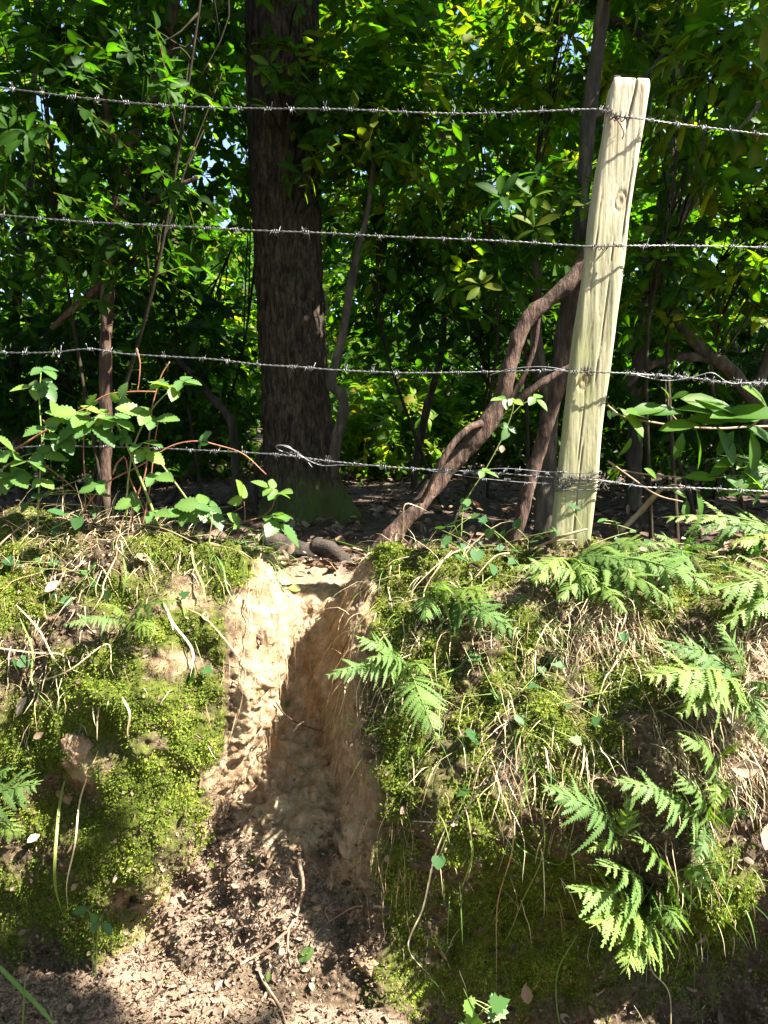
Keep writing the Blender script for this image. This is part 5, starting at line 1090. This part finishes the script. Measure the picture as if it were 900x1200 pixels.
blade('straight pale stalk hanging down the dark right face', [(584, 908, S, .02), (586, 970, S, .04), (587, 1040, S, .045), (586, 1110, S, .04), (583, 1160, S, .03)], .005, 'straw', 'dry_stem', 'dry stem')
blade('green runner hooked under the pale hanging fern', [(594, 958, S, .02), (612, 985, S, .04), (640, 998, S, .045), (660, 985, S, .04), (664, 960, S, .03)], .0045)
blade('arched straw on the right brow beside the gully', [(548, 646, S, .02), (518, 662, S, .035), (498, 684, S, .035), (487, 706, S, .03)], .0045, 'straw', 'dry_stem', 'dry stem')
blade('second arched straw on the right brow', [(530, 648, S, .02), (512, 668, S, .04), (508, 700, S, .035), (507, 740, S, .02)], .0045, 'straw', 'dry_stem', 'dry stem')
blade('bent white stalk standing before the leaning trunk', [(470, 640, S, .0), (473, 612, 2.33), (475, 591, 2.33), (488, 593, 2.33), (503, 600, 2.33)], .0045, 'straw', 'dry_stem', 'dry stem')
blade('green blade nodding over the right brow', [(527, 634, 2.28), (536, 640, 2.24), (545, 648, 2.2), (552, 662, 2.18)], .010)
blade('thin yellow blade reaching over the gully ledge', [(436, 648, 2.45), (415, 640, 2.45), (392, 633, 2.5), (382, 631, 2.5)], .006)
blade('dry stalk hanging under the star-shaped fern', [(762, 1085, S, .05), (768, 1130, S, .06), (776, 1170, S, .06), (784, 1210, S, .06)], .005, 'straw', 'dry_stem', 'dry stem')
blade('pair stem of the thick green stalk low on the right', [(668, 1085, S, .04), (664, 1130, S, .06), (658, 1180, S, .06), (655, 1215, S, .06)], .006)

def stick(label, polys, name='fallen_twig', mat='stick', cat='twig', r=.004):
    mb = MB(); o0 = None
    for pl in polys:
        P = smooth_path(np.array([wpt(q[:2] + (S, q[3] if len(q) > 3 else .008)) if len(q) != 3 else W(*q) for q in pl['p']]), len(pl['p']) * 8)
        if o0 is None: o0 = P[0]
        mb.tube(P, np.linspace(1, pl.get('e', .5), len(P)) * pl.get('r', r), 9, None, .18, 3, True, 40)
    o = rootmesh(name, mb.mesh(name), M[mat], o0); props(o, label, cat); return o
stick('forked fallen twig lying down the lane below the gully', [dict(p=[(352, 1008), (353, 1035), (350, 1062), (340, 1085), (322, 1105), (300, 1120), (270, 1136)], r=.0062), dict(p=[(338, 1088), (336, 1110), (340, 1130)], r=.0035), dict(p=[(300, 1124), (312, 1150), (325, 1180), (335, 1205)], r=.005)])
stick('thin twig at the right foot of the gully', [dict(p=[(446, 1060), (420, 1064), (395, 1072), (376, 1088), (362, 1105)], r=.0032), dict(p=[(385, 1078), (380, 1066), (392, 1056)], r=.002)])
stick('dark thin twig across the straw of the right bank', [dict(p=[(578, 922, S, .04), (555, 938, S, .04), (530, 956, S, .04), (488, 964, S, .03)], r=.0028)], mat='bark_dark')
stick('grey broken stick poking out of the right slope', [dict(p=[(813, 882, S, .03), (822, 900, S, .04), (830, 922, S, .03)], r=.005)])
stick('bare forked branch lying from the post foot to the upper right', [dict(p=[(640, 640, S, .02), (660, 628, 2.25), (688, 620, 2.25)], r=.006), dict(p=[(628, 648, S, .02), (650, 640, S, .03), (672, 636, S, .02)], r=.004)])
stick('slanting grey branch propped behind the ferns', [dict(p=[(728, 622, 2.55), (750, 600, 2.55), (768, 580, 2.5), (778, 572, 2.48), (800, 574, 2.48)], r=.010, e=.6), dict(p=[(778, 574, 2.48), (790, 568, 2.46), (820, 575, 2.46)], r=.004)])
stick('dead twig on the brow left of the large fern', [dict(p=[(600, 655, S, .03), (580, 664, S, .04), (556, 682, S, .03)], r=.0035)])
stick('pale straight twig lying on the left top', [dict(p=[(-10, 652, S, .03), (20, 628, S, .035), (55, 606, S, .03)], r=.003)])
stick('brown twig lying along the left brow', [dict(p=[(152, 618, S, .02), (190, 626, S, .03), (235, 640, S, .02)], r=.003)])
stick('thin root hanging across the shaded gully floor', [dict(p=[(320, 822), (335, 840), (355, 850), (382, 858)], r=.0028)], name='root', mat='bark_red', cat='root')

stick('snapped root stub jutting from the lit gully wall', [dict(p=[(300, 742, S, -.01), (306, 748, S, .015), (312, 756, S, .03)], r=.006, e=.8)], name='root', mat='bark_red', cat='root')
stick('hair-thin root dangling down the lit gully wall', [dict(p=[(286, 700, S, .004), (289, 730, S, .012), (284, 765, S, .010), (288, 800, S, .012)], r=.0017)], name='root', mat='stick', cat='root')
stick('forked root hanging from the right gully lip', [dict(p=[(425, 690, S, .006), (418, 730, S, .02), (412, 775, S, .018), (405, 820, S, .02)], r=.0026), dict(p=[(416, 740, S, .02), (402, 770, S, .022), (396, 800, S, .018)], r=.0016)], name='root', mat='bark_red', cat='root')
stick('long thin root trailing down the right gully wall', [dict(p=[(440, 720, S, .006), (430, 780, S, .02), (424, 840, S, .02), (428, 900, S, .016)], r=.0018)], name='root', mat='stick', cat='root')
def log(label, pts, r, seed):
    P = smooth_path(np.array([W(*p) for p in pts]), 40); mb = MB(); mb.tube(P, np.interp(np.linspace(0, 1, 40), [0, .08, .9, 1], [r * .75, r, r * .9, r * .6]), 22, None, .22, seed, True, 14)
    o = rootmesh('log', mb.mesh('log'), M['log'], P[0]); props(o, label, 'log', 'dead wood on the woodland floor'); return o
log('dark rotten log lying across the path behind the gully', [(308, 632, 3.5), (340, 642, 3.45), (366, 649, 3.42), (392, 656, 3.4)], .055, 3)
log('short black log stub resting against the rotten log', [(366, 640, 3.3), (384, 644, 3.26), (402, 657, 3.2), (410, 668, 3.16)], .034, 9)

def rock(label, px, py, s, mat='clod', seed=1, lift=0.0, sq=(1, 1, .7), cat='earth clod', name='earth_clod'):
    n = 26; u = np.linspace(0, np.pi, n); v = np.linspace(0, 2 * np.pi, 2 * n, endpoint=False); U, Vv = np.meshgrid(u, v, indexing='ij')
    d = np.stack([np.sin(U) * np.cos(Vv), np.sin(U) * np.sin(Vv), np.cos(U)], -1); rr = 1 + .35 * fbm(d, 1.6, 5, seed, .6) ; P = d * rr[..., None] * s * np.array(sq)
    ii = np.arange(n * 2 * n).reshape(n, 2 * n); F = np.stack([ii[:-1], np.roll(ii, -1, 1)[:-1], np.roll(ii, -1, 1)[1:], ii[1:]], -1).reshape(-1, 4)
    c = surf(px, py, lift - s * .35)[0]; mb = MB(); mb.add(P.reshape(-1, 3) + c, F, (.5, .5, .5)); o = rootmesh(name, mb.mesh(name), M[mat], c); props(o, label, cat, 'loose clods on the bank'); return o
rock('rusty crumbling clod set in the left mossy face', 88, 880, .040, seed=4, sq=(1, .7, 1.2)); rock('smaller clod under the rusty one', 78, 935, .026, seed=6, sq=(1, .8, 1.3))
rock('pale clod lying right at the foot of the gully', 432, 1128, .026, seed=8); rock('flat tan stone wedged low in the gully', 388, 1035, .022, seed=9, sq=(.6, .7, 1.2)); rock('pinkish stone in the right gully wall', 382, 890, .018, seed=10)

rock('rounded pebble bedded in the lit gully wall', 276, 800, .011, seed=21); rock('angular stone showing in the gully slope', 352, 905, .015, seed=22); rock('small clod on the gully slope below the root', 318, 930, .014, seed=23); rock('flat clod at the left foot of the gully', 250, 1060, .018, seed=24, sq=(1, 1, .5)); rock('grey clod among crumbs in the middle of the lane', 300, 1120, .013, seed=25); rock('clod lying beside the forked twig', 372, 1062, .012, seed=26)
def dead_leaf(label, px, py, s, ang, seed, mat='litter', tpl=DEAD, lift=.012, dd=None, hue=.8, name='dead_leaf', cat='dead leaf', group='single fallen leaves'):
    p, n = surf(px, py, lift) if dd is None else (W(px, py, dd), np.array([0, -.8, .5])); r_ = np.random.default_rng(seed)
    n = nrm(n + np.array([0, -.4, .2])); t = nrm(np.cross(n, [0, 1.0, .3])); b = np.cross(n, t); X = t * math.cos(ang) + b * math.sin(ang)
    mb = MB(); mb.stamp(tpl, p - X * s / 2, X, n, s, 1.0, np.array([[hue, .5, .5]])); o = rootmesh(name, mb.mesh(name), M[mat], p); props(o, label, cat, group); return o
dead_leaf('glossy green leaf fallen at the gully foot', 359, 1118, .055, .6, 1, 'bramble', OVAL, hue=.8, name='fallen_leaf', cat='leaf')
dead_leaf('small yellow-green leaf on the sunlit lane patch', 252, 1014, .024, 1.9, 2, 'grass', OVAL, hue=.7, name='fallen_leaf', cat='leaf')
dead_leaf('rusty leaf hanging in the dark low right face', 618, 1143, .055, 1.3, 3, lift=.05, hue=.75); dead_leaf('big tan dead leaf on the right slope by the fern', 852, 855, .075, -.9, 4, lift=.03, hue=.95); dead_leaf('curled tan leaf below the big one on the right slope', 872, 895, .07, -.5, 5, lift=.03, hue=.9)
dead_leaf('pinkish dead leaf at the right edge above the dark hollow', 893, 975, .07, 1.2, 6, lift=.03, hue=.85); dead_leaf('orange leaf tip on the left clod', 50, 858, .03, .3, 7, lift=.02, hue=.6)
dead_leaf('orange-brown leaf lying behind the left brow', 255, 628, .06, .1, 8, hue=.6, dd=2.5); dead_leaf('yellow leaf lying on the gully ledge', 344, 692, .05, .2, 9, 'grass', OVAL, hue=.95, name='fallen_leaf', cat='leaf')
dead_leaf('brick-red leaf beside the dark logs', 400, 672, .06, 1.0, 10, hue=.45, dd=2.95); dead_leaf('red withered leaf dangling before the leaning trunk', 588, 527, .03, 1.4, 11, hue=.55, dd=2.34)
dead_leaf('small green leaf on the shaded gully step', 338, 826, .03, .4, 12, 'ivy', OVAL, hue=.4, name='fallen_leaf', cat='leaf'); dead_leaf('pale papery leaf among straw on the left top', 68, 690, .05, .5, 13, hue=1.0, lift=.02); dead_leaf('white fallen leaf shred on the left mossy edge', 40, 826, .06, .2, 14, hue=1.0, lift=.025)
dead_leaf('small green leaf beside the forked twig', 318, 1146, .024, 1.2, 15, 'ivy', OVAL, hue=.8, name='fallen_leaf', cat='leaf')

# ------------------------------------------------------------------ camera, light
cd = bpy.data.cameras.new('camera'); cam = bpy.data.objects.new('camera', cd); COL.objects.link(cam); SC.camera = cam
cam.location = Vector(CAM); cam.rotation_euler = (R(90) - PITCH, 0, 0)
cd.sensor_fit = 'VERTICAL'; cd.sensor_height = 36; cd.sensor_width = 27; cd.lens = FPX / 1200 * 36; cd.clip_start = .02; cd.clip_end = 500
sd = bpy.data.lights.new('sun', 'SUN'); sd.energy = 5.0; sd.angle = R(.53); sd.color = (1, .95, .86)
sun = bpy.data.objects.new('sun', sd); COL.objects.link(sun); sun.rotation_euler = Vector(SUN).to_track_quat('Z', 'Y').to_euler()
w = bpy.data.worlds.new('World'); SC.world = w; w.use_nodes = True; nt = w.node_tree; nt.nodes.clear()
sk = nt.nodes.new('ShaderNodeTexSky'); sk.sky_type = 'NISHITA'; sk.sun_disc = False; sk.sun_elevation = math.asin(SUN[2]); sk.sun_rotation = math.atan2(SUN[0], SUN[1])
bg = nt.nodes.new('ShaderNodeBackground'); bg.inputs[1].default_value = .05; nt.links.new(sk.outputs[0], bg.inputs[0]); wo = nt.nodes.new('ShaderNodeOutputWorld'); nt.links.new(bg.outputs[0], wo.inputs[0])
SC.render.engine = 'CYCLES'; SC.cycles.max_bounces = 7; SC.cycles.diffuse_bounces = 4; SC.cycles.glossy_bounces = 2; SC.cycles.transmission_bounces = 4; SC.cycles.use_denoising = True; SC.cycles.sample_clamp_indirect = 6
SC.view_settings.view_transform = 'Standard'; SC.view_settings.look = 'None'; SC.view_settings.gamma = 1; SC.view_settings.exposure = 2.85
